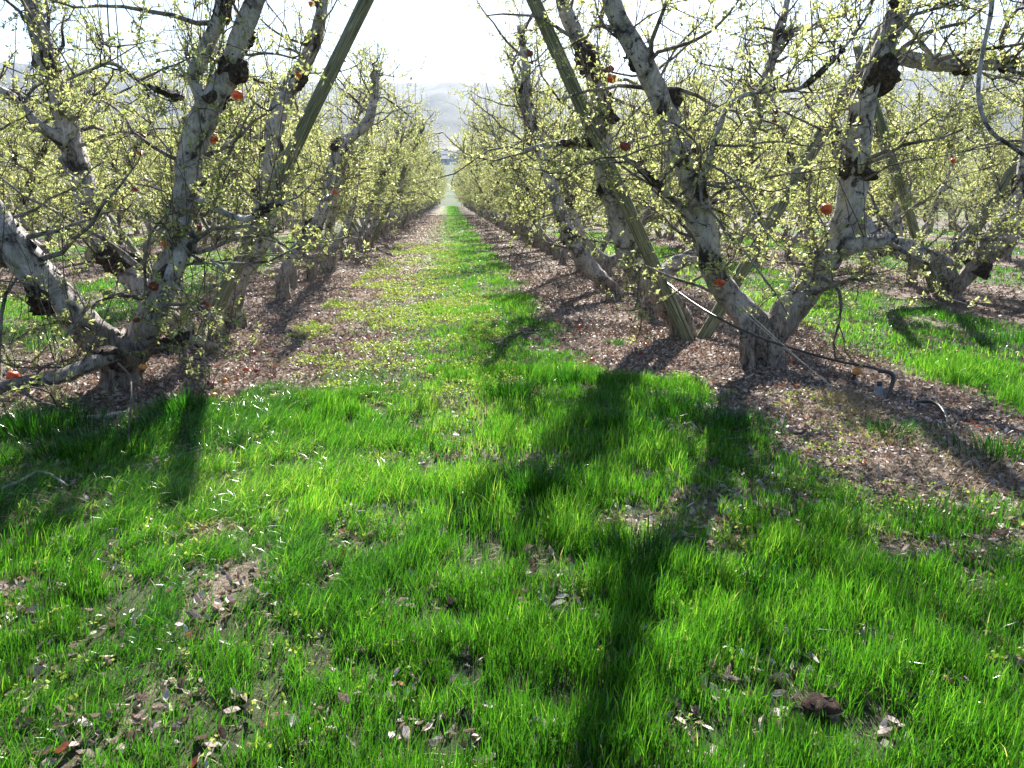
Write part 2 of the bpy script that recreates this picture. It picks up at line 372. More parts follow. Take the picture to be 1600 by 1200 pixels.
def grow(limbs, rs, sec=16, ter=6, leafsize=.034, cl=1.0, lo=.17, n_leaf=5, shoots=18, spread=1.0, targets=()):
    """limbs: list of (pts, radii). returns MB for branches, twigs, leaves, burrs"""
    br, tw, lf = MB(), MB(), MB()
    S0, D0, L0, R0 = [], [], [], []; SS, SD, SL = [], [], []
    for P, Rr in limbs:
        n = len(P); seg = np.concatenate([[0], np.cumsum(np.linalg.norm(np.diff(P, axis=0), axis=1))]); L = seg[-1]
        T = unit(np.gradient(P, axis=0))
        k = max(2, int(sec*L/2.6))
        s = (lo+(1-lo)*rs.rand(k))*L
        ii = np.clip(np.searchsorted(seg, s), 0, n-1)
        az = rs.uniform(0, 2*math.pi, k); h = np.stack([np.cos(az)*.85, np.sin(az), rs.uniform(-.35, .7, k)], -1)
        d = unit(h+T[ii]*.25)
        S0.append(P[ii]); D0.append(d); L0.append(rs.uniform(.35, 1.45, k)*spread); R0.append(np.minimum(Rr[ii]*.55, rs.uniform(.009, .026, k)))
        ks = max(0, int(shoots*L/2.6)); s = rs.uniform(.35, 1.0, ks)*L; ii = np.clip(np.searchsorted(seg, s), 0, n-1)
        SS.append(P[ii]); SD.append(unit(np.stack([rs.normal(size=ks)*.25, rs.normal(size=ks)*.25, np.ones(ks)], -1))); SL.append(rs.uniform(.5, 1.6, ks))
    S0 = np.vstack(S0); D0 = np.vstack(D0); L0 = np.concatenate(L0); R0 = np.concatenate(R0)
    N2 = 8
    P2 = walk(S0, D0, L0, N2, rs, .24, np.array([0, 0, .03]))
    br.tubes(P2, R0[:, None]*np.linspace(1, .28, N2), 6)
    # upright water shoots
    SS = np.vstack(SS); SD = np.vstack(SD); SL = np.concatenate(SL)
    k2 = rs.rand(len(P2)) < .55; q = np.where(k2)[0]
    SS = np.vstack([SS, P2[q, rs.randint(3, N2, len(q))]]); SD = np.vstack([SD, unit(rs.normal(size=(len(q), 3))*.2+np.array([0, 0, 1.0]))]); SL = np.concatenate([SL, rs.uniform(.3, 1.0, len(q))])
    PS = walk(SS, SD, SL, 7, rs, .07, np.array([0, 0, .06]))
    tw.tubes(PS, rs.uniform(.0036, .0062, len(PS))[:, None]*np.linspace(1, .35, 7), 3)
    # tertiary twigs
    M = len(P2)*ter; own = np.repeat(np.arange(len(P2)), ter); jj = rs.randint(2, N2, M)
    st = P2[own, jj]; dd = unit(P2[own, jj]-P2[own, jj-1])
    d3 = unit(dd*.5+rs.normal(size=(M, 3))*.75+np.array([0, 0, .12]))
    P3 = walk(st, d3, rs.uniform(.10, .46, M), 6, rs, .26, np.array([0, 0, .02]))
    tw.tubes(P3, rs.uniform(.0032, .0065, M)[:, None]*np.linspace(1, .4, 6), 3)
    # fourth order spurs
    M4 = M; own = rs.randint(0, M, M4); j4 = rs.randint(1, 6, M4)
    P4 = walk(P3[own, j4], unit(rs.normal(size=(M4, 3))), rs.uniform(.03, .14, M4), 4, rs, .3)
    tw.tubes(P4, np.full(M4, .0032)[:, None]*np.linspace(1, .6, 4), 3)
    pts = [P4[:, -1], P3[:, -1], P3[:, 4], P3[rs.rand(M) < .85, 3], P3[rs.rand(M) < .7, 2], P2[:, -1], P2[:, 3], P2[:, 5], P2[:, 6]]
    m = rs.rand(*PS.shape[:2]) < .5; pts.append(PS[m])
    pts = np.vstack(pts); pts = pts[rs.rand(len(pts)) < cl*(1-.5*sstep(2.7, 4.2, pts[:, 2]))]
    foliage(pts, rs, n_leaf, leafsize, lf)
    # leaf spurs straight on limbs
    for P, Rr in limbs:
        k = int(len(P)*.5); ii = rs.randint(len(P)//5, len(P), k); az = unit(rs.normal(size=(k, 3)))
        foliage(P[ii]+az*(Rr[ii][:, None]+.02), rs, n_leaf, leafsize, lf)
    for t in targets:      # twigs that carry a hanging apple
        t = np.asarray(t); best = None
        allp = np.vstack([P2.reshape(-1, 3)]+[P for P, _ in limbs]); dz = np.linalg.norm(allp-t-np.array([0, 0, .1]), axis=1)
        b = allp[np.argmin(dz)]; mid = (b+t)/2+np.array([0, 0, .06*np.linalg.norm(b-t)+.01])
        Pp, Rp = catmull([b, mid, t], [.006, .0045, .003], .03); tw.tubes(Pp, Rp, 4)
        foliage(np.array([mid, t+[.01, 0, .02]]), rs, 4, leafsize, lf)
    return br, tw, lf

def suckers(rs, n, rad=.45, h=(.25, .9)):
    tw = MB(); a = rs.uniform(0, 6.28, n); r = rs.uniform(.08, rad, n)
    st = np.stack([np.cos(a)*r, np.sin(a)*r, np.zeros(n)], -1)
    P = walk(st, unit(np.stack([rs.normal(size=n)*.18, rs.normal(size=n)*.18, np.ones(n)], -1)), rs.uniform(*h, n), 6, rs, .08)
    tw.tubes(P, rs.uniform(.002, .0045, n)[:, None]*np.linspace(1, .4, 6), 3); return tw

def limb_mesh(P, Rr, k, seed, jit=.2):
    b = MB(); b.tubes(P, Rr, k, seed, jit, A=0.0); rs = np.random.RandomState(seed)
    seg = np.concatenate([[0], np.cumsum(np.linalg.norm(np.diff(P, axis=0), axis=1))]); L = seg[-1]; n = len(P)
    if L < .8: return b.mesh('limb', M_bark)
    for q in range(max(1, int(L*1.1))):          # rough dark burrs and spur clusters grown round the limb
        w = rs.uniform(.12, .42); c = rs.uniform(.2, .97)*L; m = (seg > c-w/2) & (seg < c+w/2)
        if m.sum() < 3: continue
        Pb, Rb = catmull(P[m][::max(1, int(m.sum()//5))], Rr[m][::max(1, int(m.sum()//5))], .02)
        off = unit(rs.normal(size=3))*Rb.mean()*.3; u = np.linspace(0, 1, len(Pb))
        b.tubes(Pb+off, Rb*(.72+.36*np.sin(u*math.pi)**.6*rs.uniform(.6, 1.2, len(u)))+.004, k+4, int(rs.randint(9999)), .75, A=1.0)
        kb = rs.randint(10, 26); ii = np.where(m)[0][rs.randint(0, m.sum(), kb)]; az = unit(rs.normal(size=(kb, 3)))
        BP = walk(P[ii]+az*Rr[ii][:, None]*.7, az, rs.uniform(.03, .10, kb), 5, rs, .55)
        b.tubes(BP, rs.uniform(.004, .013, kb)[:, None]*np.array([1, 1.15, .8, .9, .35]), 5, A=1.0)
    return b.mesh('limb', M_bark)
def parts_of_tree(trunks, limbs, rs, hero=False, **kw):
    """list of (part name, mesh) in the tree's own space"""
    out = []; k = 20 if hero else 9; step = .035 if hero else .07
    for i, (P, Rr) in enumerate(trunks):
        P, Rr = catmull(P, Rr, step); b = MB(); b.tubes(P, Rr, k+6 if hero else k+3, int(rs.randint(9999)), .36); out.append(('trunk', b.mesh('trunk', M_bark)))
    L = []
    for P, Rr in limbs:
        P, Rr = catmull(P, Rr, step); P = P+np.cumsum(rs.normal(size=P.shape), axis=0)*.0012
        L.append((P, Rr)); out.append(('limb', limb_mesh(P, Rr, k, int(rs.randint(9999)))))
    br, tw, lf = grow(L, rs, **kw)
    out.append(('branches', br.mesh('branches', M_branch))); out.append(('twigs', tw.mesh('twigs', M_twig)))
    out.append(('leaves', lf.mesh('leaves', M_leaf, False)))
    return out
def plant_tree(parts, loc, rotz, sc, label, group=None):
    r = link('apple_tree', None, None, loc); r.rotation_euler = (0, 0, rotz); r.scale = (sc, sc, sc)
    tag(r, label, 'apple tree', group)
    for n, me in parts:
        if me is not None: link(n, me, r)
    return r

# ------------------------------------------------------------------ tree variants for the rows
def variant(seed, kind, **kw):
    rs = np.random.RandomState(seed)
    th = rs.uniform(.35, .6); lx = rs.uniform(-.08, .08)
    rb = rs.uniform(.085, .115)
    tr = [([(0, 0, -.06), (rs.uniform(-.03, .03), 0, .1), (lx*.6, rs.uniform(-.04, .04), th*.6), (lx, 0, th)], [rb*1.3, rb*1.1, rb, rb*1.05])]
    limbs = []
    def arm(sgn, z0):
        lean = rs.uniform(.42, .62); x, y, z = lx, 0, z0; pts = [(x, y, z)]; rad = [rb*.95]
        x += sgn*rs.uniform(.18, .3); z += rs.uniform(.12, .25); pts.append((x, y, z)); rad.append(rb*.85)
        top = rs.uniform(3.5, 4.3); n = 7; z1 = z
        for i in range(1, n+1):
            zz = z1+(top-z1)*i/n; dz = (top-z1)/n
            x += sgn*lean*.88*dz*rs.uniform(.4, 1.5); y += rs.normal()*.07
            pts.append((x, y, zz+rs.normal()*.04)); rad.append(rb*(.8-.64*i/n)*rs.uniform(.88, 1.12))
        limbs.append((pts, rad))
        # a forked side limb
        j = rs.randint(2, 5); p = np.array(pts[j]); q = [tuple(p)]; r0 = rad[j]*.6; d = np.array([sgn*rs.uniform(-.3, .5), rs.choice([-1, 1])*rs.uniform(.5, 1), rs.uniform(.4, 1)]); d /= np.linalg.norm(d)
        for i in range(1, 5): p = p+d*rs.uniform(.22, .36)+rs.normal(size=3)*.04; q.append(tuple(p))
        limbs.append((q, list(r0*np.linspace(1, .35, 5))))
    if kind in ('both', 'right'): arm(1, th*.92)
    if kind == 'both': arm(-1, th*.85)
    return parts_of_tree(tr, limbs, rs, **kw)
VARS = {'both': [variant(11+i, 'both', sec=19, ter=9, n_leaf=6, cl=1, leafsize=.046) for i in range(4)],
        'right': [variant(41+i, 'right', sec=28, ter=9, n_leaf=6, cl=1, leafsize=.046) for i in range(4)]}

# ------------------------------------------------------------------ the near trees, limbs followed one by one
def traced(base_px, Y, trunks, limbs, seed, label, targets=(), group=None, sk=0, **kw):
    rs = np.random.RandomState(seed)
    b = at(*base_px, Y); b[2] = 0
    def conv(path):
        pts = []; rad = []
        for px, py, dy, rp in path:
            p = at(px, py, Y+dy); pts.append(p-b); rad.append(rp/FPX*depth(p))
        return pts, rad
    parts = parts_of_tree([conv(t) for t in trunks], [conv(l) for l in limbs], rs, hero=True, targets=[np.asarray(t)-b for t in targets], **kw)
    if sk: parts.append(('suckers', suckers(rs, sk).mesh('suckers', M_twig)))
    return plant_tree(parts, tuple(b), 0, 1.0, label, group)

APPLES = [  # px, py, Y, radius px, colour kind, label
 (371, 149, 6.5, 9, 0, 'plump orange apple hanging right of the forked grey limb in the left row'),
 (333, 215, 6.4, 9, 0, 'orange round apple hanging against the right edge of the thick left limb'),
 (292, 189, 6.4, 8, 1, 'shrivelled brown-red apple stuck on the left edge of the forked left limb'),
 (221, 214, 6.6, 6, 1, 'upper of two small dark red apples between the two big left limbs'),
 (219, 239, 6.6, 5, 0, 'lower of two small red apples between the two big left limbs'),
 (178, 320, 6.8, 7, 0, 'orange wrinkled apple at the upper end of the left-leaning post'),
 (211, 295, 6.7, 5, 1, 'small brown-red apple just above the left-leaning wooden post'),
 (308, 356, 6.3, 7, 1, 'dark rust apple touching the bend of the pale left limb'),
 (260, 381, 6.3, 8, 0, 'orange and black rotting apple left of the pale limb bend'),
 (240, 447, 6.2, 8, 1, 'dark shrivelled apple low in front of the left trunk fork'),
 (321, 477, 6.2, 8, 1, 'rust red apple hanging low right of the left trunk'),
 (213, 500, 6.0, 6, 1, 'flattened dark red apple caught low on the left trunk'),
 (224, 573, 5.9, 6, 2, 'yellow orange apple hanging beside the base of the left trunk'),
 (20, 588, 5.7, 10, 0, 'orange apple resting on the low horizontal branch at the left edge'),
 (465, 117, 8.4, 6, 0, 'orange apple high beside the right-leaning post of the left row'),
 (487, 6, 8.6, 5, 0, 'small red apple at the very top of the left row'),
 (523, 300, 11.0, 4, 0, 'small orange apple on a farther left row tree near the grass alley'),
 (827, 83, 10.5, 6, 1, 'dark red apple high in the right row nearest the sky gap'),
 (953, 108, 7.7, 6, 1, 'dark withered apple directly above a bright red one'),
 (956, 123, 7.6, 8, 0, 'bright red apple under a dark withered one beside the right post'),
 (978, 228, 7.7, 8, 1, 'shrivelled brown apple on the limb crossing the green post'),
 (1291, 327, 6.2, 9, 0, 'bright orange round apple hanging left of the thick right limb'),
 (1124, 442, 6.3, 9, 0, 'squashed orange apple sitting on a stub above the right trunk fork'),
 (1339, 580, 5.9, 7, 2, 'pale orange apple beside the hose and short dark stake'),
 (1489, 251, 8.5, 4, 0, 'tiny orange apple in the right foliage near the frame edge'),
 (1086, 205, 6.6, 8, 1, 'brown shrivelled apple at the knot on the right leaning limb'),
 (1213, 175, 8.0, 4, 1, 'upper of two tiny dark red apples between the two right limbs'),
 (1209, 190, 8.0, 4, 1, 'lower of two tiny dark red apples between the two right limbs'),
]
def ap(i): p = at(*APPLES[i][:2], APPLES[i][2]); r = APPLES[i][3]/FPX*depth(p); return p+np.array([0, 0, r*1.5])

HK = dict(sec=20, ter=9, lo=.10, leafsize=.038, n_leaf=6, cl=.85, shoots=16)
# right row, first tree (V shaped)
traced((1190, 588), 6.7,
  [[(1196, 600, 0, 33), (1197, 560, 0, 27), (1194, 525, 0, 27), (1190, 500, 0, 24)],
   [(1166, 602, -.1, 13), (1168, 550, -.1, 11), (1166, 505, -.08, 12), (1150, 478, -.05, 11)]],
  [[(1194, 520, 0, 22), (1160, 485, -.02, 20), (1138, 462, 0, 19), (1118, 425, -.05, 18), (1100, 360, -.1, 18), (1087, 305, -.1, 18), (1066, 235, -.12, 18), (1034, 155, -.15, 16), (1003, 95, -.2, 16), (962, 20, -.2, 14), (940, -60, -.25, 12), (905, -160, -.3, 9)],
   [(1192, 535, 0, 24), (1225, 497, -.05, 25), (1258, 455, -.1, 24), (1292, 402, -.15, 23), (1318, 350, -.2, 22), (1332, 290, -.2, 21), (1342, 205, -.25, 19), (1366, 120, -.3, 18), (1400, 30, -.35, 16), (1425, -60, -.4, 13), (1450, -170, -.4, 9)],
   [(1360, 130, -.3, 12), (1385, 88, -.2, 11), (1432, 92, -.1, 11), (1470, 100, 0, 10), (1545, 100, .1, 9), (1620, 92, .2, 7)],
   [(1300, 395, -.2, 14), (1340, 384, -.35, 12), (1372, 378, -.5, 10), (1400, 372, -.6, 6)],
   [(1136, 166, -.7, 3.2), (1122, 205, -.7, 4), (1106, 255, -.65, 5), (1095, 295, -.5, 6), (1103, 325, -.3, 8)],
   [(1136, 168, -.7, 5), (1160, 150, -.8, 3.6), (1200, 142, -.85, 3.2), (1250, 137, -.9, 3), (1300, 95, -.9, 2.4), (1352, 30, -.9, 1.8), (1372, -20, -.9, 1.4)],
   [(1110, 400, 0, 8), (1070, 330, -.2, 6), (1040, 300, -.4, 5), (1000, 262, -.5, 4), (975, 245, -.6, 3)]],
  101, 'double-limbed grey apple tree at the near end of the right row', targets=[ap(21), ap(22), ap(23), ap(25)], sk=26, **HK)
# right row, second tree leaning left behind the post
traced((1068, 537), 8.2,
  [[(1071, 545, 0, 22), (1062, 510, 0, 19), (1050, 482, 0, 19), (1036, 458, 0, 20)]],
  [[(1040, 465, 0, 18), (1012, 432, -.02, 19), (989, 408, -.05, 18), (974, 355, -.08, 17), (960, 310, -.1, 16), (946, 270, -.1, 15), (943, 180, -.15, 14), (929, 103, -.2, 13), (907, 58, -.2, 12), (886, 10, -.25, 10), (870, -70, -.3, 8)],
   [(946, 240, -.1, 8), (933, 232, -.15, 7), (892, 225, -.25, 7), (846, 231, -.4, 5), (815, 238, -.5, 3)]],
  102, 'grey apple tree leaning left behind the green wooden post in the right row', targets=[ap(18), ap(20)], sk=14, **HK)
traced((1013, 505), 9.6,
  [[(1013, 512, 0, 16), (1014, 480, 0, 13), (1022, 452, 0, 13)]],
  [[(1020, 458, 0, 12), (1050, 415, .1, 13), (1090, 392, .15, 11), (1125, 330, .2, 10), (1165, 240, .2, 9), (1185, 150, .2, 8), (1215, 60, .25, 6), (1235, -40, .3, 4)],
   [(1185, 150, .2, 6), (1222, 62, .1, 5), (1270, 42, 0, 4), (1320, 20, 0, 3)]],
  103, 'short-stemmed apple tree leaning right behind the V of wooden posts', targets=[ap(26), ap(27)], sk=10, **HK)
traced((960, 470), 11.5,
  [[(961, 476, 0, 14), (956, 455, 0, 12), (945, 440, 0, 12)]],
  [[(950, 446, 0, 11), (918, 412, 0, 12), (896, 378, 0, 11), (872, 320, 0, 10), (855, 265, 0, 10), (841, 216, 0, 9), (822, 162, 0, 8), (825, 115, 0, 6), (815, 40, 0, 4)]],
  104, 'crooked apple tree leaning into the alley, fourth in the right row', targets=[ap(17)], **HK)
# left row, first tree
traced((190, 612), 6.35,
  [[(192, 622, 0, 36), (190, 590, 0, 29), (196, 560, 0, 28), (212, 530, 0, 27)]],
  [[(200, 560, 0, 27), (165, 542, -.1, 27), (128, 505, -.2, 26), (92, 470, -.3, 24), (55, 425, -.35, 23), (22, 378, -.4, 22), (-15, 330, -.4, 21), (-60, 250, -.45, 18), (-95, 120, -.5, 14)],
   [(205, 560, 0, 24), (232, 505, .02, 22), (256, 440, 0, 20), (278, 390, 0, 20), (287, 340, 0, 21), (291, 285, -.02, 21), (300, 222, -.05, 20), (322, 172, -.08, 18), (346, 130, -.1, 17), (370, 75, -.15, 15), (398, 5, -.2, 13), (425, -80, -.25, 10)],
   [(322, 175, -.08, 10), (311, 145, -.1, 9), (305, 118, -.12, 11), (322, 72, -.15, 11), (343, 20, -.2, 12), (350, -40, -.2, 11)],
   [(225, 545, -.1, 15), (238, 505, -.3, 13), (258, 460, -.35, 13), (276, 410, -.35, 12), (298, 375, -.3, 11), (288, 345, -.15, 11)],
   [(200, 572, -.1, 13), (175, 556, -.4, 11), (138, 570, -.6, 11), (95, 588, -.7, 11), (50, 597, -.75, 10), (0, 604, -.8, 9), (-60, 612, -.9, 7)],
   [(215, 545, 0, 13), (260, 538, -.1, 9), (300, 530, -.1, 8), (335, 545, 0, 6), (352, 556, .05, 4)],
   [(300, 325, -.1, 7), (322, 315, -.3, 6), (352, 332, -.4, 5.5), (385, 342, -.4, 5), (420, 325, -.4, 4), (450, 312, -.4, 2.5)],
   [(305, 410, -.3, 5), (330, 410, -.4, 4), (352, 425, -.4, 3)],
   [(285, 150, -.1, 6), (270, 148, -.3, 5), (235, 135, -.5, 4), (200, 115, -.6, 3.4), (172, 98, -.7, 3), (140, 110, -.8, 2.2), (105, 125, -.8, 2)]],
  105, 'stout many-limbed apple tree at the near end of the left row', targets=[ap(i) for i in (0, 1, 2, 7, 8, 9, 10, 11, 12, 13)], sk=24, **dict(HK, sec=15))
traced((285, 545), 7.9,
  [[(288, 552, 0, 22), (280, 520, 0, 20), (262, 500, 0, 19)]],
  [[(268, 505, 0, 18), (238, 472, -.05, 18), (205, 432, -.1, 18), (176, 395, -.1, 18), (155, 355, -.12, 18), (138, 305, -.15, 18), (115, 235, -.2, 17), (98, 160, -.25, 16), (76, 90, -.3, 15), (50, 5, -.35, 13), (30, -90, -.4, 10)],
   [(120, 250, -.2, 10), (92, 218, -.3, 9), (60, 195, -.4, 8), (20, 150, -.5, 6), (-30, 130, -.6, 4)]],
  106, 'apple tree with one long limb leaning left out of the left row', targets=[ap(3), ap(4), ap(5), ap(6)], sk=10, **dict(HK, sec=16))
traced((368, 510), 9.3,
  [[(370, 518, 0, 15), (367, 485, 0, 12), (368, 455, 0, 13)]],
  [[(368, 462, 0, 12), (378, 425, 0, 14), (400, 396, 0, 14), (418, 340, 0, 13), (412, 300, -.05, 12), (424, 235, -.1, 11), (438, 170, -.1, 15), (462, 125, -.12, 12), (486, 78, -.15, 10), (500, 34, -.2, 9), (508, -30, -.2, 7)]],
  107, 'apple tree with a black-burred limb beside the right-leaning post, left row', targets=[ap(14), ap(15)], sk=8, **HK)
traced((442, 467), 11.8,
  [[(442, 474, 0, 12), (441, 450, 0, 10), (443, 430, 0, 11)]],
  [[(442, 436, 0, 10), (458, 398, 0, 11), (476, 378, 0, 10), (505, 330, 0, 9), (521, 263, 0, 9), (531, 233, 0, 10), (555, 209, 0, 8), (575, 189, 0, 8), (585, 148, 0, 6), (586, 100, 0, 4)]],
  108, 'bent apple tree leaning into the alley, fourth in the left row', targets=[ap(16)], **HK)
# second row on the right: arching tree with a sawn stump end
traced((1487, 480), 11.0,
  [[(1490, 488, 0, 20), (1487, 462, 0, 16), (1484, 440, 0, 15)]],
  [[(1486, 448, 0, 15), (1470, 418, 0, 18), (1440, 400, 0, 17), (1405, 386, 0, 16), (1372, 378, 0, 14), (1340, 330, .1, 9), (1310, 240, .1, 7), (1290, 150, .1, 5)],
   [(1487, 455, 0, 12), (1510, 432, 0, 12), (1535, 402, -.1, 17), (1558, 380, -.15, 24), (1572, 356, -.2, 25), (1580, 340, -.2, 20)],
   [(1545, 372, 0, 5), (1520, 372, -.2, 5), (1500, 380, -.3, 4), (1488, 396, -.3, 3)],
   [(1560, 370, 0, 10), (1590, 300, .2, 9), (1605, 200, .2, 8), (1600, 100, .2, 6)]],
  109, 'arching apple tree with a black burred stump, second row right of the alley', targets=[ap(24)], **dict(HK, sec=12))

# ------------------------------------------------------------------ the rows
rnd = random.Random(4)
ORD = ['first', 'second', 'third', 'fourth', 'fifth', 'sixth', 'seventh', 'eighth', 'ninth', 'tenth', 'eleventh', 'twelfth', 'thirteenth', 'fourteenth', 'fifteenth', 'sixteenth', 'seventeenth', 'eighteenth', 'nineteenth', 'twentieth', 'twenty-first', 'twenty-second', 'twenty-third', 'twenty-fourth']
def row(x0, ys, start, side, pattern=None):
    for i, y in enumerate(ys):
        k = start+i
        kind = rnd.choice(['both', 'right', 'right']); v = rnd.choice(VARS[kind])
        rot = (0 if k % 2 else math.pi)+rnd.uniform(-.25, .25)
        sc = rnd.uniform(.93, 1.1)
        if k <= len(ORD)-1:
            lab = '%s apple tree from the near end of the %s' % (ORD[k], side)
        else:
            lab = 'far budding apple tree deep in the %s' % side
        plant_tree(v, (x0+rnd.uniform(-.1, .1), y+rnd.uniform(-.15, .15), 0), rot, sc, lab, 'apple trees of the '+side)
row(2.75, [13.1+1.6*i for i in range(84)], 4, 'row right of the grass alley')
row(-2.8, [13.3+1.6*i for i in range(84)], 4, 'row left of the grass alley')
row(8.3, [9.2]+[12.6+1.7*i for i in range(22)], 1, 'second row right of the alley')
row(-8.4, [9.4+1.7*i for i in range(23)], 0, 'second row left of the alley')
row(13.9, [14+1.8*i for i in range(14)], 0, 'third row right of the alley')
row(-14, [13+1.8*i for i in range(14)], 0, 'third row left of the alley')
row(19.5, [20+1.9*i for i in range(6)], 0, 'fourth row right of the alley')
row(-19.6, [18+1.9*i for i in range(6)], 0, 'fourth row left of the alley')
def far_orchard():
    rs = np.random.RandomState(77); lf, tw = MB(), MB()
    spots = []
    for j in range(5, 13):
        for s in (-1, 1):
            x = s*(5.6*j-2.8)
            if abs(x) > 41: continue
            for y in np.arange(abs(x)*.75+3, min(125, abs(x)*.9+48), 2.0): spots.append((x, y))
    for s in (-1, 1):
        for x in (8.4, 14, 19.6):
            for y in np.arange(52, 122, 2.2): spots.append((s*x, y))
    for s in (-1, 1):
        for x, y0, y1 in ((14, 39, 52), (19.6, 31, 52)):
            for y in np.arange(y0, y1, 2.0): spots.append((s*x, y))
    for x in np.arange(-42, 43, 2.8):
        if abs(x) < 2: continue
        for y in np.arange(152, 200, 6): spots.append((x+rs.uniform(-.3, .3), y))
    spots = np.array(spots); n = len(spots)
    for sg in (-1, 1):
        P = np.zeros((n, 6, 3)); 
        for i, z in enumerate([0, .5, 1.2, 2, 2.8, 3.5]):
            P[:, i, 0] = spots[:, 0]+sg*max(0, z-.4)*.5+rs.normal(size=n)*.08; P[:, i, 1] = spots[:, 1]+rs.normal(size=n)*.1; P[:, i, 2] = z
        tw.tubes(P, np.array([.1, .09, .075, .06, .04, .02])[None, :].repeat(n, 0), 5)
        m = 26; own = np.repeat(np.arange(n), m); t = rs.uniform(.2, 1, n*m)*5; i0 = np.minimum(t.astype(int), 4); fr = (t-i0)[:, None]
        st = P[own, i0]*(1-fr)+P[own, i0+1]*fr
        P2 = walk(st, unit(rs.normal(size=(n*m, 3))+[0, 0, .5]), rs.uniform(.3, 1.2, n*m), 4, rs, .3)
        tw.tubes(P2, np.array([.012, .009, .006, .003])[None, :].repeat(n*m, 0), 3)
        for q in range(4):
            f = rs.uniform(0, 1, (n*m, 1)); k0 = rs.randint(0, 3, n*m)
            pp = P2[np.arange(n*m), k0]*(1-f)+P2[np.arange(n*m), k0+1]*f+rs.normal(size=(n*m, 3))*.1
            foliage(pp, rs, 2, .075, lf)
    me = tw.mesh('far_orchard', M_twig); o = link('far_orchard', me); o['kind'] = 'stuff'; o['label'] = 'outer orchard rows merging into one mass of bare limbs'; o['category'] = 'orchard'
    me = lf.mesh('far_orchard_leaves', M_leaf, False); o2 = link('far_orchard_leaves', me); o2['kind'] = 'stuff'; o2['label'] = 'pale young foliage of the outer orchard rows'; o2['category'] = 'foliage'
far_orchard()

# ------------------------------------------------------------------ wooden trellis posts in V pairs, and wires
def post(base, top, r, label, group='wooden trellis posts in V pairs', seed=0):
    base = np.array(base); top = np.array(top); L = np.linalg.norm(top-base); b = MB()
    n = 26; t = np.linspace(0, 1, n)[:, None]
    P = np.zeros((n, 3)); P[:, 2] = (t[:, 0])*L
    rs = np.random.RandomState(seed); P[:, 0] += np.cumsum(rs.normal(size=n))*.0012
    Rr = r*(1.03-.12*t[:, 0]); Rr[-1] *= .9
    b.tubes(P, Rr, 14, seed, .05)
    root = link('trellis_post', b.mesh('post', M_post), None, tuple(base))
    root.rotation_euler = Vector(top-base).to_track_quat('Z', 'Y').to_euler()
    tag(root, label, 'post', group)
    for z in (.12, L*.45, L*.8):
        s = MB(); s.tubes(np.array([[0, -r*1.12, z], [0, -r*.8, z]]), np.array([.011, .011]), 6); link('bolt', s.mesh('bolt', M_metal), root)
    return root
def metal():
    m, nt, out = newmat('dull_metal'); n = noise(nt, 30, 4, .6, coords(nt))
    p = finish(nt, out, ramp(nt, n, [(.3, (.16, .15, .14)), (.7, (.4, .4, .4))]), .45); p.inputs['Metallic'].default_value = .8; return m
M_metal = metal()
pb = at(1086, 541, 7.95)
post((pb[0]-.02, 7.93, -.1), at(816, -40, 7.85), .073, 'green weathered post leaning left from the V beside the right trunk', seed=1)
post((pb[0]+.05, 8.07, -.1), at(1390, 28, 8.2), .073, 'bolted weathered post leaning right from the V beside the right trunk', seed=2)
pl = at(300, 528, 8.3)
post((pl[0]-.02, 8.35, -.1), at(592, -40, 8.3), .075, 'long green post leaning right above the left row', seed=3)
post((pl[0]+.05, 8.5, -.1), at(98, 245, 8.6), .065, 'short pale post leaning left, half hidden in the left row', seed=4)
for i, y in enumerate([25.2, 42.2, 59, 76, 93, 110]):
    for s, rn in ((1, 'right'), (-1, 'left')):
        for d, dn in ((-1, 'left'), (1, 'right')):
            lab = '%s post leaning %s in the %s row, %s' % (['second', 'third'][i] if i < 2 else 'far', dn, rn, 'seen between branches' if i < 2 else 'deep along the alley')
            post((s*2.78+d*.03, y+d*.08, -.1), (s*2.78+d*2.0, y+d*.08, 3.95+rnd.uniform(-.15, .15)), .07, lab, seed=10+i*4+(s > 0)*2+(d > 0))
for k, (s, y) in enumerate([(8.3, 12.0), (-8.4, 11.5), (8.3, 29), (-8.4, 28)]):
    for d, dn in ((-1, 'left'), (1, 'right')):
        post((s+d*.03, y+d*.08, -.1), (s+d*1.95, y+d*.08, 3.9), .07, '%s post leaning %s in the second row on the %s' % ('near' if k < 2 else 'farther', dn, 'right' if s > 0 else 'left'), seed=50+k*2+(d > 0))
M_wire = simple_noise_mat('old_wire', (.10, .095, .09), (.26, .25, .24), 40, .5)
for s, rn in ((2.78, 'right'), (-2.8, 'left')):
    for d, dn in ((-1, 'left'), (1, 'right')):
        for z, zn in ((1.35, 'lowest'), (2.35, 'middle'), (3.35, 'top')):
            ys = np.concatenate([[8.2], np.arange(12, 121, 4.0)]); P = np.stack([np.full(len(ys), s+d*z*.49+d*.08), ys, z-.02*np.abs(np.sin(ys/17*math.pi))], -1)
            b = MB(); b.tubes(P, np.full(len(ys), .0017), 4); o = link('trellis_wire', b.mesh('wire', M_wire))
            tag(o, '%s wire along the %s-leaning posts of the %s row' % (zn, dn, rn), 'wire', 'trellis wires')

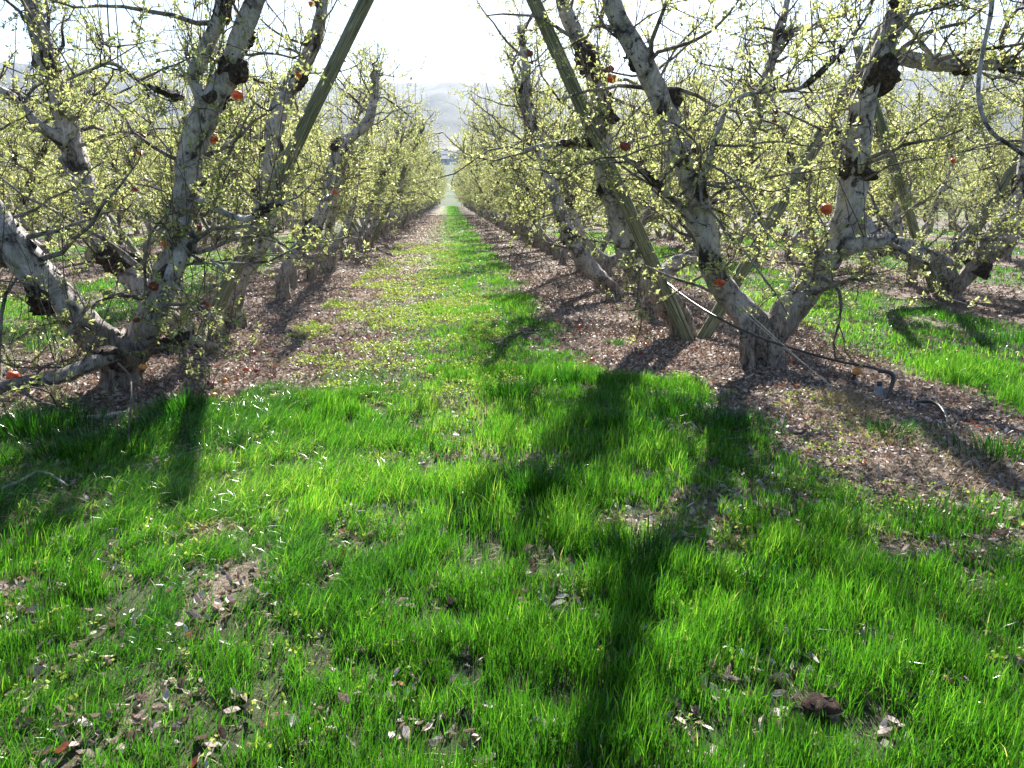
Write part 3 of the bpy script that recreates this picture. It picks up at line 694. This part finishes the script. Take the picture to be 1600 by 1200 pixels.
# ------------------------------------------------------------------ apples
def apple_mat(name, a, b, c):
    m, nt, out = newmat(name); n = noise(nt, 26, 4, .6, coords(nt), .4)
    finish(nt, out, ramp(nt, n, [(.3, a), (.5, b), (.72, c)]), .38, bumpn(nt, noise(nt, 45, 4, .6, coords(nt)), .5, .004), .5); return m
M_apple = [apple_mat('red_apple', (.22, .02, .008), (.55, .07, .015), (.62, .16, .03)),
           apple_mat('withered_apple', (.05, .012, .008), (.17, .025, .012), (.33, .07, .025)),
           apple_mat('amber_apple', (.4, .12, .03), (.6, .25, .05), (.7, .38, .12))]
def apple_mesh(r, seed, wither, squash=1.0):
    rs = np.random.RandomState(seed); n, k = 13, 18
    th = np.linspace(.0, math.pi, n); ph = np.arange(k)*2*math.pi/k
    V = []
    for t in th:
        rad = r*(math.sin(t)**.85)*(1+.06*math.cos(t)); z = r*.9*math.cos(t)*squash-(r*.22*math.exp(-((t)/.35)**2))+(r*.14*math.exp(-((math.pi-t)/.3)**2))
        w = 1+wither*((fbm(np.cos(ph)*1.8+rs.rand()*.3+seed, np.sin(ph)*1.8+t*2, 3)-.5)*1.1+.05*np.cos(5*ph))
        V.append(np.stack([rad*np.cos(ph)*w, rad*np.sin(ph)*w, np.full(k, z)*(1+wither*.15*np.sin(3*ph))], -1))
    V = np.concatenate(V); idx = np.arange(n*k).reshape(n, k); nx = np.roll(idx, -1, axis=1)
    Q = np.stack([idx[:-1], idx[1:], nx[1:], nx[:-1]], -1).reshape(-1, 4)
    return V, Q
def apple(p, r, kind, label, group, seed, name='hanging_apple', squash=1.0, tilt=(0, 0)):
    V, Q = apple_mesh(r, seed, [.35, .95, .5][kind], squash); b = MB(); b.add(V, Q)
    o = link(name, b.mesh('apple', M_apple[kind]), None, tuple(p)); tag(o, label, 'apple', group)
    o.rotation_euler = (tilt[0], tilt[1], seed)
    s = MB(); s.tubes(np.array([[0, 0, r*.55], [r*.06, 0, r*1.0], [r*.0, 0, r*1.5]]), np.array([.0022, .0016, .0022]), 5); link('stem', s.mesh('stem', M_twig), o)
    return o
for i, (px, py, Y, rp, kd, lab) in enumerate(APPLES):
    p = at(px, py, Y); apple(p, rp/FPX*depth(p), kd, lab, 'last year\'s apples still hanging', 3+i, squash=.75 if i in (22, 11) else 1.0, tilt=(rnd.uniform(-.3, .3), rnd.uniform(-.3, .3)))
for i, (px, py) in enumerate([(925, 572), (912, 577), (1000, 560), (905, 520), (945, 516), (880, 540), (870, 508), (985, 506), (850, 515), (1010, 548), (330, 612), (385, 588), (402, 592), (352, 606), (372, 598), (425, 600), (395, 560), (312, 628), (335, 634), (300, 575), (535, 505), (1495, 560), (1235, 575)]):
    g = gnd(px, py); r = rnd.uniform(.022, .034)
    side = 'right' if px > 800 else 'left'
    apple((g[0], g[1], float(floor_z(g[0], g[1]))+r*.7), r, rnd.choice([0, 0, 1, 2]), 'small rotting orange apple lying in the leaf litter under the %s row' % side, 'windfall apples on the litter', 60+i, 'fallen_apple', rnd.uniform(.6, .95), (rnd.uniform(-1.2, 1.2), rnd.uniform(-1.2, 1.2)))

# ------------------------------------------------------------------ hoses, riser, strings, stake, sticks
def tube_thing(name, pts, rads, mat, label, cat, k=10, jit=0, step=.05, seed=0):
    P, Rr = catmull(pts, rads, step); b = MB(); b.tubes(P, Rr, k, seed, jit); o = link(name, b.mesh(name, mat)); return tag(o, label, cat)
M_hose = simple_noise_mat('black_poly_pipe', (.018, .018, .02), (.035, .036, .042), 12, .32, .1, .002, .6)
M_string = simple_noise_mat('white_twine', (.45, .43, .4), (.7, .68, .64), 60, .7)
M_pvc = simple_noise_mat('grey_plastic', (.17, .20, .24), (.3, .33, .37), 9, .45, .2, .003)
M_dead = simple_noise_mat('bleached_wood', (.17, .14, .12), (.5, .46, .42), 7, .8, .7, .02, .2, (1, 1, 1))
ho = [at(1040, 440, 7.9), at(1062, 458, 7.5), at(1105, 487, 6.7), at(1165, 518, 6.3), at(1225, 540, 6.15), at(1300, 562, 6.0), at(1360, 574, 5.9), at(1388, 581, 5.85)]
tube_thing('irrigation_hose', ho, [.011]*len(ho), M_hose, 'thin black irrigation hose sagging past the right trunk to the riser', 'hose')
for a, b_, lb in (((1140, 468, 6.5), (1304, 606, 5.9), 'white string stretched from the right trunk fork to the ground, left one'), ((1150, 470, 6.5), (1342, 640, 5.5), 'white string reaching down past the short stake, right one')):
    A, B = at(*a), at(*b_); tube_thing('string', [A, (A+B)/2+[0, 0, -.02], B], [.0022]*3, M_string, lb, 'string', 5)
r0 = gnd(1382, 632)
rs_root = link('irrigation_riser', None, None, (r0[0], r0[1], 0)); tag(rs_root, 'grey standpipe with a black elbow at the hose end', 'pipe')
top = at(1388, 581, r0[1]+.05)-np.array([r0[0], r0[1], 0])
b = MB(); P, Rr = catmull([(0, .1, -.1), (0, .1, .06), (0, .1, .13)], [.034, .034, .03], .02); b.tubes(P, Rr, 14); link('standpipe', b.mesh('standpipe', M_pvc), rs_root)
b = MB(); P, Rr = catmull([(top[0]-.07, top[1]+.02, top[2]+.004), (top[0]-.01, top[1], top[2]), (top[0]+.035, top[1]-.02, top[2]-.03), (top[0]+.02, top[1]-.03, top[2]*.5), (0, -.02, .02), (0, -.02, -.05)], [.017, .017, .018, .015, .015, .015], .02); b.tubes(P, Rr, 12); link('elbow', b.mesh('elbow', M_hose), rs_root)
b = MB(); b.tubes(np.array([[0, .1, .12], [0, .1, .165]]), np.array([.022, .02]), 8); link('cap', b.mesh('cap', M_hose), rs_root)
g1, g2, g3, g4 = gnd(1420, 636), gnd(1452, 643), gnd(1473, 660), gnd(1486, 684)
tube_thing('ground_hose', [g1+[0, 0, .03], g2+[0, 0, .08], g3+[0, 0, .075], g4+[0, 0, -.02]], [.014]*4, M_hose, 'short arc of bluish black hose rising from the dry grass', 'hose')
sp0 = gnd(1330, 606)
tube_thing('stake', [sp0+[0, 0, -.05], sp0+[.005, 0, .06], sp0+[.02, 0, .12]], [.018, .017, .013], M_burr, 'short dark wooden stake beside the pale orange apple', 'stake', 8, .2)
d = [gnd(85, 668), gnd(130, 668), gnd(170, 662), gnd(205, 652), gnd(232, 646)]
tube_thing('dead_branch', [q+[0, 0, h] for q, h in zip(d, (.02, .04, .045, .03, .035))], [.018, .042, .036, .02, .007], M_dead, 'bleached dead branch lying on dark soil below the left trunk', 'branch', 12, .3, .03)
tube_thing('stick', [gnd(-30, 690)+[0, 0, .03], gnd(20, 650)+[0, 0, .06], gnd(62, 622)+[0, 0, .08], at(100, 590, 5.6)], [.013, .012, .011, .009], M_dead, 'grey stick slanting up from the grass at the left edge', 'stick', 8, .2)
tube_thing('stick', [gnd(-20, 790)+[0, 0, .06], gnd(30, 775)+[0, 0, .08], gnd(70, 760)+[0, 0, .09], gnd(108, 772)+[0, 0, .05]], [.010, .009, .008, .005], M_dead, 'thin bent stick lying on tall grass near the left edge', 'stick', 7, .2)
tube_thing('hanging_twig', [at(185, 568, 5.3), at(203, 590, 5.0), at(204, 640, 4.75), at(201, 690, 4.55), at(216, 722, 4.4)], [.010, .008, .006, .0045, .003], M_twig, 'long thin twig drooping from the left trunk into the grass', 'twig', 6, .1)
tube_thing('hanging_twig', [at(1552, -40, 5.6), at(1548, 20, 5.5), at(1532, 100, 5.4), at(1530, 160, 5.3), at(1548, 205, 5.2), at(1580, 228, 5.1), at(1625, 262, 5.0)], [.02, .016, .015, .015, .014, .013, .012], M_bark, 'smooth curved branch sweeping across the top right corner', 'branch', 10, .1)
# dark clod in the front grass
rs = np.random.RandomState(9); cg = gnd(1282, 1128)
n, k = 9, 16; V = []
for i in range(n):
    t = math.pi*i/(n-1)
    for j in range(k):
        p = 2*math.pi*j/k; w = 1+1.0*(float(fbm(math.cos(p)*2+8, math.sin(p)*2+t*2, 3))-.5)
        V.append((.062*math.sin(t)*math.cos(p)*w, .05*math.sin(t)*math.sin(p)*w, .035*math.cos(t)*w))
idx = np.arange(n*k).reshape(n, k); nx = np.roll(idx, -1, axis=1); b = MB(); b.add(V, np.stack([idx[:-1], idx[1:], nx[1:], nx[:-1]], -1).reshape(-1, 4))
o = link('soil_clod', b.mesh('clod', simple_noise_mat('dark_soil', (.015, .009, .006), (.06, .035, .022), 30, .9, .9, .01)), None, (cg[0], cg[1], .05)); tag(o, 'dark brown clod of earth low in the front grass', 'clod')

# ------------------------------------------------------------------ valley beyond the rows
M_white = simple_noise_mat('pale_wall', (.22, .22, .21), (.32, .32, .31), .5, .7); M_roof = simple_noise_mat('metal_roof', (.07, .08, .10), (.13, .14, .17), .7, .9)
def farmhouse(x, y, w, dpt, h, rot, label):
    z = float(terrain_z(np.array(x), np.array(y)))
    r = link('farm_building', None, None, (x, y, z)); r.rotation_euler = (0, 0, rot); tag(r, label, 'building', 'farm buildings in the valley')
    V = [(-w/2, -dpt/2, -1), (w/2, -dpt/2, -1), (w/2, dpt/2, -1), (-w/2, dpt/2, -1), (-w/2, -dpt/2, h), (w/2, -dpt/2, h), (w/2, dpt/2, h), (-w/2, dpt/2, h), (-w/2, 0, h*1.5), (w/2, 0, h*1.5)]
    b = MB(); b.add(V, [(0, 1, 5, 4), (2, 3, 7, 6)], [(0, 4, 7), (0, 7, 3), (4, 8, 7), (1, 2, 6), (1, 6, 5), (5, 6, 9)]); link('wall', b.mesh('wall', M_white, False), r)
    e = .6; b = MB(); b.add([(-w/2-e, -dpt/2-e, h-.25), (w/2+e, -dpt/2-e, h-.25), (w/2+e, 0, h*1.5+.15), (-w/2-e, 0, h*1.5+.15), (w/2+e, dpt/2+e, h-.25), (-w/2-e, dpt/2+e, h-.25)], [(0, 1, 2, 3), (3, 2, 4, 5)]); link('roof', b.mesh('roof', M_roof, False), r)
    for q in range(3):
        b = MB(); xx = -w/3+q*w/3; b.add([(xx-.6, -dpt/2-.03, h*.35), (xx+.6, -dpt/2-.03, h*.35), (xx+.6, -dpt/2-.03, h*.75), (xx-.6, -dpt/2-.03, h*.75)], [(0, 1, 2, 3)]); link('window', b.mesh('window', M_hose, False), r)
farmhouse(-8, 520, 15, 9, 4, .2, 'long pale farm building in the valley, left of the alley line')
farmhouse(11, 545, 11, 8, 4, -.3, 'small pale farm building in the valley, right of the alley line')
farmhouse(2, 585, 18, 9, 4.5, .1, 'larger pale farm building farther back in the valley')
def valley_trees():
    rs = np.random.RandomState(3); lf, tw = MB(), MB()
    n = 260; a = rs.uniform(-.75, .85, n); r = np.where(rs.rand(n) < .6, rs.uniform(530, 625, n), rs.uniform(400, 440, n)); x = r*np.sin(a); y = r*np.cos(a); z = terrain_z(x, y)
    H = rs.uniform(5, 12, n); P = np.zeros((n, 3, 3)); P[:, :, 0] = x[:, None]; P[:, :, 1] = y[:, None]; P[:, :, 2] = z[:, None]+H[:, None]*np.array([-.05, .3, .8])
    tw.tubes(P, np.array([.35, .25, .1])[None].repeat(n, 0), 5)
    m = 170; c = np.repeat(np.stack([x, y, z+H*.58], -1), m, 0); d = unit(rs.normal(size=(n*m, 3)))*rs.uniform(.5, 1, (n*m, 1))*np.repeat(np.stack([H*.36, H*.36, H*.42], -1), m, 0)
    lf.leaves(c+d, unit(rs.normal(size=(n*m, 3))), rs.uniform(.8, 1.7, n*m), rs, .8)
    o = link('valley_tree_trunks', tw.mesh('trunks', M_twig)); o['kind'] = 'stuff'; o['label'] = 'trunks of the far tree belt in the valley'; o['category'] = 'trees'
    m2 = leafy('belt_leaf', [(0, (.03, .05, .025)), (1, (.08, .1, .05))], (1, 1, .8), .2)
    o = link('valley_trees', lf.mesh('belt', m2, False)); o['kind'] = 'stuff'; o['label'] = 'hazy blue tree belt across the valley beyond the orchard'; o['category'] = 'trees'
valley_trees()
pz = 0; up = link('utility_pole', None, None, (-2.1, 158, 0)); tag(up, 'thin pole standing beyond the end of the grass alley', 'pole')
b = MB(); b.tubes(np.array([[0, 0, -.5], [0, 0, 6], [0, 0, 13.5]]), np.array([.14, .12, .09]), 8); link('pole_shaft', b.mesh('pole', M_post), up)
b = MB(); b.tubes(np.array([[-.9, 0, 12.7], [.9, 0, 12.7]]), np.array([.06, .06]), 6); link('crossarm', b.mesh('crossarm', M_post), up)

# ------------------------------------------------------------------ grass blades and leaf litter
def sample(x0, x1, y0, y1, dens, rs, frustum=True):
    n = int((x1-x0)*(y1-y0)*dens); x = rs.uniform(x0, x1, n); y = rs.uniform(y0, y1, n)
    if frustum:
        k = np.abs(x-.082*y) < .76*y+1.0; x, y = x[k], y[k]
    return x, y
def blade_arrays(x, y, h, w, ld, la, yaw, tint):
    n = len(x); t = np.array([0, .38, .74, 1.0]); z0 = floor_z(x, y)-.008
    cx = x[:, None]+np.cos(ld)[:, None]*la[:, None]*h[:, None]*t**2; cyy = y[:, None]+np.sin(ld)[:, None]*la[:, None]*h[:, None]*t**2
    cz = z0[:, None]+h[:, None]*(t-.42*np.minimum(la, 1.25)[:, None]*t**2.4)
    wx = np.cos(yaw)[:, None]*w[:, None]*.5*np.array([.8, 1, .7]); wy = np.sin(yaw)[:, None]*w[:, None]*.5*np.array([.8, 1, .7])
    V = np.zeros((n, 7, 3))
    for i in range(3):
        V[:, 2*i] = np.stack([cx[:, i]-wx[:, i], cyy[:, i]-wy[:, i], cz[:, i]], -1); V[:, 2*i+1] = np.stack([cx[:, i]+wx[:, i], cyy[:, i]+wy[:, i], cz[:, i]], -1)
    V[:, 6] = np.stack([cx[:, 3], cyy[:, 3], cz[:, 3]], -1)
    b = np.arange(n)*7
    Q = np.concatenate([np.stack([b, b+1, b+3, b+2], -1), np.stack([b+2, b+3, b+5, b+4], -1)]); T = np.stack([b+4, b+5, b+6], -1)
    return V.reshape(-1, 3), Q, T, np.repeat(tint, 7)
def grass(name, zones, hscale, label, mat=None, seed=1, gexp=1.0, dry=False):
    rs = np.random.RandomState(seed); B = MB()
    for (x0, x1, y0, y1, dens, h0, w0) in zones:
        x, y = sample(x0, x1, y0, y1, dens, rs)
        g = grassmap(x, y)**gexp
        clump = fbm(x*5.5+11, y*5.5+2, 2); micro = fbm(x*16, y*16, 2)
        keep = rs.rand(len(x)) < g**1.2*np.clip(.12+1.5*sstep(.34, .62, clump*.55+micro*.45), 0, 1)
        x, y, g, clump = x[keep], y[keep], g[keep], clump[keep]
        n = len(x); big = fbm(x*.9+5, y*.9+60, 2)
        h = h0*hscale*rs.uniform(.45, 1.15, n)*(.42+1.0*clump)*(.45+.55*g)*(.6+.8*big)
        comb = fbm(x*1.3+90, y*1.3, 2); left = sstep(.3, -1.2, x)*sstep(1.5, 3, y)
        ld = np.where(rs.rand(n) < .35+.45*left, rs.normal(size=n)*.6+.3+(comb-.5)*4, rs.uniform(0, 6.28, n))
        la = np.abs(rs.normal(size=n))*.27+.05+left*rs.uniform(0, .95, n)*sstep(.4, .7, comb+.1)
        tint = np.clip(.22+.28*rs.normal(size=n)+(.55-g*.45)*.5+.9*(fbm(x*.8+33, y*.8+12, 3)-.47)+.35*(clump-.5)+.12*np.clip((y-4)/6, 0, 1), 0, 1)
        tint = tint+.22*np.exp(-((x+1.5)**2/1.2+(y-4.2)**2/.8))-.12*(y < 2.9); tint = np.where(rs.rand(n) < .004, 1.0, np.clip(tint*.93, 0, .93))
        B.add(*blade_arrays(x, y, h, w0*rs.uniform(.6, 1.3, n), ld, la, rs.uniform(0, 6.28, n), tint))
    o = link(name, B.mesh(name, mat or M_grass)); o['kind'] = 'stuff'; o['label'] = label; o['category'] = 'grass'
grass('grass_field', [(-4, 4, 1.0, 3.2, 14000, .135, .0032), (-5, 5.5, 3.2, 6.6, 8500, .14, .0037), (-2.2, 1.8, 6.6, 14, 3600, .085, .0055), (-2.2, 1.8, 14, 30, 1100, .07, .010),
    (-2, 1.8, 30, 60, 420, .07, .018), (-2, 1.8, 60, 150, 130, .07, .035)], 1.0, 'thick green grass of the front and the alley between the rows')
grass('side_alley_grass', [(3.6, 8, 5.5, 14, 1700, .10, .007), (3.6, 7.4, 14, 34, 500, .09, .014), (-8, -3.6, 5.5, 14, 1500, .10, .007), (-7.4, -3.6, 14, 34, 420, .09, .014),
    (8.6, 13.4, 9, 34, 240, .10, .016), (-13.4, -8.6, 9, 34, 220, .10, .016), (14.4, 24, 16, 40, 90, .1, .024), (-24, -14.4, 16, 40, 90, .1, .024)], 1.0, 'sunlit grass in the neighbouring alleys', seed=2)
def thatch():
    rs = np.random.RandomState(44); D = MB()
    for x0, x1, y0, y1, dens in ((-3.5, 3.6, 1.2, 3.4, 900), (-4, 5, 3.4, 6.4, 350)):
        x, y = sample(x0, x1, y0, y1, dens, rs); k = rs.rand(len(x)) < .25+.75*sstep(.45, .65, fbm(x*2.4+9, y*2.4+1, 3)); x, y = x[k], y[k]; n = len(x)
        D.add(*blade_arrays(x, y, rs.uniform(.015, .05, n), .0035*rs.uniform(.6, 1.5, n), rs.uniform(0, 6.28, n), rs.uniform(.9, 2.4, n), rs.uniform(0, 6.28, n), rs.rand(n)**1.4*.8))
    o = link('thatch', D.mesh('thatch', M_dry)); o['kind'] = 'stuff'; o['label'] = 'short brown dead grass lying between the green blades'; o['category'] = 'dry grass'
thatch()
def tufts():      # separate thick tussocks and straw-coloured clumps by the hose
    rs = np.random.RandomState(12); B = MB(); D = MB()
    for px, py, n, h, sp_ in [(893, 610, 420, .17, .07), (940, 612, 260, .15, .06), (800, 632, 560, .19, .10), (978, 690, 700, .20, .13), (1050, 655, 500, .17, .14), (1140, 680, 600, .15, .16), (290, 660, 600, .22, .10), (240, 690, 500, .2, .12), (60, 690, 900, .26, .2), (150, 720, 800, .22, .18), (830, 790, 700, .2, .12), (960, 545, 120, .10, .07),
                           (1005, 900, 600, .17, .12), (1390, 690, 240, .15, .12), (1490, 600, 200, .16, .12), (1560, 720, 300, .16, .14), (1180, 940, 400, .14, .12), (820, 510, 160, .12, .1), (800, 480, 200, .1, .12), (1440, 820, 300, .12, .14), (1240, 830, 300, .12, .14), (640, 700, 400, .14, .2)]:
        g = gnd(px, py); x = g[0]+rs.normal(size=n)*sp_; y = g[1]+rs.normal(size=n)*sp_*.8
        ld = np.arctan2(y-g[1], x-g[0])+rs.normal(size=n)*.4; la = np.abs(rs.normal(size=n))*.3+.1
        B.add(*blade_arrays(x, y, h*rs.uniform(.5, 1.1, n), .0055*rs.uniform(.6, 1.3, n), ld, la, rs.uniform(0, 6.28, n), np.clip(.15+rs.normal(size=n)*.15, 0, .8)))
    for px, py, n, h, sp_ in [(1310, 635, 380, .17, .12), (1345, 660, 300, .16, .14), (1380, 700, 300, .12, .16), (1440, 690, 300, .13, .18), (1250, 650, 200, .1, .14), (1500, 740, 300, .12, .25), (1400, 760, 260, .09, .3), (1560, 770, 240, .1, .25), (1180, 720, 120, .07, .15), (330, 850, 120, .1, .1), (90, 800, 160, .12, .12), (1300, 790, 260, .07, .25), (1480, 850, 220, .08, .25), (1150, 850, 160, .07, .2)]:
        g = gnd(px, py); x = g[0]+rs.normal(size=n)*sp_; y = g[1]+rs.normal(size=n)*sp_*.7
        D.add(*blade_arrays(x, y, h*rs.uniform(.4, 1.2, n), .0035*rs.uniform(.6, 1.3, n), rs.uniform(0, 6.28, n), np.abs(rs.normal(size=n))*.8+.4, rs.uniform(0, 6.28, n), rs.rand(n)))
    o = link('grass_tussocks', B.mesh('tussocks', M_grass)); o['kind'] = 'stuff'; o['label'] = 'darker taller tussocks of grass along the alley edge'; o['category'] = 'grass'
    o = link('dry_grass', D.mesh('dry', M_dry)); o['kind'] = 'stuff'; o['label'] = 'straw coloured dry grass around the hose end'; o['category'] = 'dry grass'
tufts()
def litter():
    rs = np.random.RandomState(21); B = MB()
    def put(x, y, L, lift, tmul=1.0):
        n = len(x); dark_zone = sstep(.42, .62, fbm(x*.9+15, y*.7+44, 4))*(.15+.5*sstep(0, 2, x)*sstep(4.8, 5.8, y)); yaw = rs.uniform(0, 6.28, n); tx = rs.normal(size=n)*.55; ty = rs.normal(size=n)*.7  # darkens the litter tint in noise patches, strongest under the right row
        D = unit(np.stack([np.cos(yaw), np.sin(yaw), tx], -1)); W = unit(np.stack([-np.sin(yaw), np.cos(yaw), ty], -1)); N = np.cross(D, W)
        P = np.stack([x, y, floor_z(x, y)+lift], -1); curl = rs.uniform(-1.0, 2.0, (n, 1)); tw = rs.uniform(-.3, .3, (n, 1)); L = L[:, None]; w = L*rs.uniform(.1, .27, (n, 1))
        V = np.stack([P-D*L*.5+N*curl*L*.22, P-D*L*.15+W*w+N*L*.18*curl, P-D*L*.15-W*w+N*L*(.18+tw*.4)*np.abs(curl), P-D*L*.1, P+D*L*.22+W*w*.8+N*L*.2*curl, P+D*L*.22-W*w*.8+N*L*.2*np.abs(curl), P+D*L*.25+N*L*.02, P+D*L*.5+N*curl*L*.25], 1)
        b = np.arange(n)*8
        T = np.concatenate([np.stack([b, b+3, b+1], -1), np.stack([b, b+2, b+3], -1), np.stack([b+4, b+6, b+7], -1), np.stack([b+6, b+5, b+7], -1)])
        Q = np.concatenate([np.stack([b+1, b+3, b+6, b+4], -1), np.stack([b+3, b+2, b+5, b+6], -1)])
        red = rs.rand(n) < .025
        B.add(V.reshape(-1, 3), Q, T, np.repeat(np.where(red, 1.0, np.clip(rs.beta(1.3, 1.4, n)*.93*tmul*(1-dark_zone), 0, .93)), 8))
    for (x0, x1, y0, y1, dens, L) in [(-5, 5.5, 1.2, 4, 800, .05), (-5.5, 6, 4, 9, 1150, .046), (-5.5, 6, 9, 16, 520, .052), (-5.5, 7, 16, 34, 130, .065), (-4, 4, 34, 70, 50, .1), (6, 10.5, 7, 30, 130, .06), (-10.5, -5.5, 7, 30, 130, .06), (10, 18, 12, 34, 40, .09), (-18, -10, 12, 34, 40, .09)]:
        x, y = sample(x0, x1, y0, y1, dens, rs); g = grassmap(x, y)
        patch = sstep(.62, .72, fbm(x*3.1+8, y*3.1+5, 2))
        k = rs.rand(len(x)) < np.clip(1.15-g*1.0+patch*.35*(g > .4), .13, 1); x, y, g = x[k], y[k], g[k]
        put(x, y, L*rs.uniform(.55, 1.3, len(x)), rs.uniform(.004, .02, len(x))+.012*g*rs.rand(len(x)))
    # clusters of big pale leaves and clippings showing through the front grass
    for px, py in [(500, 1140), (545, 1120), (610, 1090), (690, 1150), (880, 970), (860, 960), (1150, 1040), (1040, 1065), (1005, 1020), (980, 845), (960, 830), (650, 960), (620, 1010), (560, 830), (330, 850), (700, 855), (1120, 870), (1170, 780), (1100, 1130), (1060, 1180), (830, 1150), (420, 955), (270, 1000), (370, 985), (70, 1165), (130, 1170), (220, 1150), (1420, 1040), (1460, 1000), (1500, 1090), (1560, 1060), (1320, 1000), (1230, 1010), (760, 945), (1270, 1060), (1190, 1090), (460, 1190), (1360, 1160), (880, 1140), (900, 1190), (950, 800), (800, 810), (610, 1160), (730, 1190)]:
        g = gnd(px, py); px += rs.uniform(-25, 25); py += rs.uniform(-15, 15); g = gnd(px, py); n = rs.randint(2, 13); put(g[0]+rs.normal(size=n)*rs.uniform(.02, .09), g[1]+rs.normal(size=n)*.03, rs.uniform(.02, .07, n), rs.uniform(.01, .055, n), 1.3)
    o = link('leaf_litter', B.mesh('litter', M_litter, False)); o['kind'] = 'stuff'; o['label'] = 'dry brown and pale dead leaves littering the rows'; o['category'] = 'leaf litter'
litter()
def twigs_on_ground():
    rs = np.random.RandomState(8); b = MB(); n = 420
    x = np.concatenate([rs.uniform(1.3, 4.3, n//2), rs.uniform(-4.3, -1.5, n-n//2)]); y = rs.uniform(4, 16, n)
    P = walk(np.stack([x, y, floor_z(x, y)+.02], -1), unit(np.stack([rs.normal(size=n), rs.normal(size=n), rs.normal(size=n)*.05], -1)), rs.uniform(.08, .35, n), 5, rs, .12)
    P[:, :, 2] = np.maximum(P[:, :, 2], .015); b.tubes(P, np.full((n, 5), .0028), 4)
    o = link('fallen_twigs', b.mesh('twigs', M_dead)); o['kind'] = 'stuff'; o['label'] = 'small fallen twigs scattered over the leaf litter'; o['category'] = 'twigs'
twigs_on_ground()

def weeds():
    rs = np.random.RandomState(31); lf = MB()
    for x0, x1, y0, y1, dens, sz in ((-1.9, .6, 5.6, 12, 340, .022), (-1.8, .2, 12, 26, 120, .032), (-3, 3, 1.6, 5.6, 60, .02), (1.0, 2.2, 2.8, 3.8, 100, .02)):
        x, y = sample(x0, x1, y0, y1, dens, rs); k = rs.rand(len(x)) < sstep(.4, .6, fbm(x*2.2+4, y*2.2+8, 3)); x, y = x[k], y[k]; n = len(x); m = 9
        h = rs.uniform(.015, .06, n); P = np.repeat(np.stack([x, y, floor_z(x, y)+h], -1), m, 0)+rs.normal(size=(n*m, 3))*[.018, .018, .006]
        lf.leaves(P, unit(rs.normal(size=(n*m, 3))+[0, 0, .3]), rs.uniform(.6, 1.2, n*m)*sz, rs, .7)
    m = leafy('weed_leaf', [(0, (.06, .16, .02)), (.5, (.22, .32, .05)), (1, (.42, .44, .12))], (1.2, 1.2, .8), .4)
    o = link('low_weeds', lf.mesh('weeds', m, False)); o['kind'] = 'stuff'; o['label'] = 'yellow green chickweed and clover between the grass and litter'; o['category'] = 'weeds'
weeds()

# ------------------------------------------------------------------ the hazy air
HZ = (-2600, 2600, -2600, 2600, -2.0, 215)
V = [(HZ[i], HZ[2+j], HZ[4+k]) for k in (0, 1) for j in (0, 1) for i in (0, 1)]
m, nt, out = newmat('haze'); pv = nd(nt, 'ShaderNodeVolumePrincipled'); pv.inputs['Color'].default_value = (.56, .74, 1, 1); pv.inputs['Density'].default_value = .0002; pv.inputs['Anisotropy'].default_value = .2
nt.links.new(pv.outputs[0], out.inputs['Volume'])
me = fast_mesh('haze', V, [(0, 2, 3, 1), (4, 5, 7, 6), (0, 1, 5, 4), (2, 6, 7, 3), (0, 4, 6, 2), (1, 3, 7, 5)], None, None, False, [m]); hz = link('haze', me); hz['kind'] = 'stuff'; hz['label'] = 'thin bluish haze in the air'; hz['category'] = 'haze'
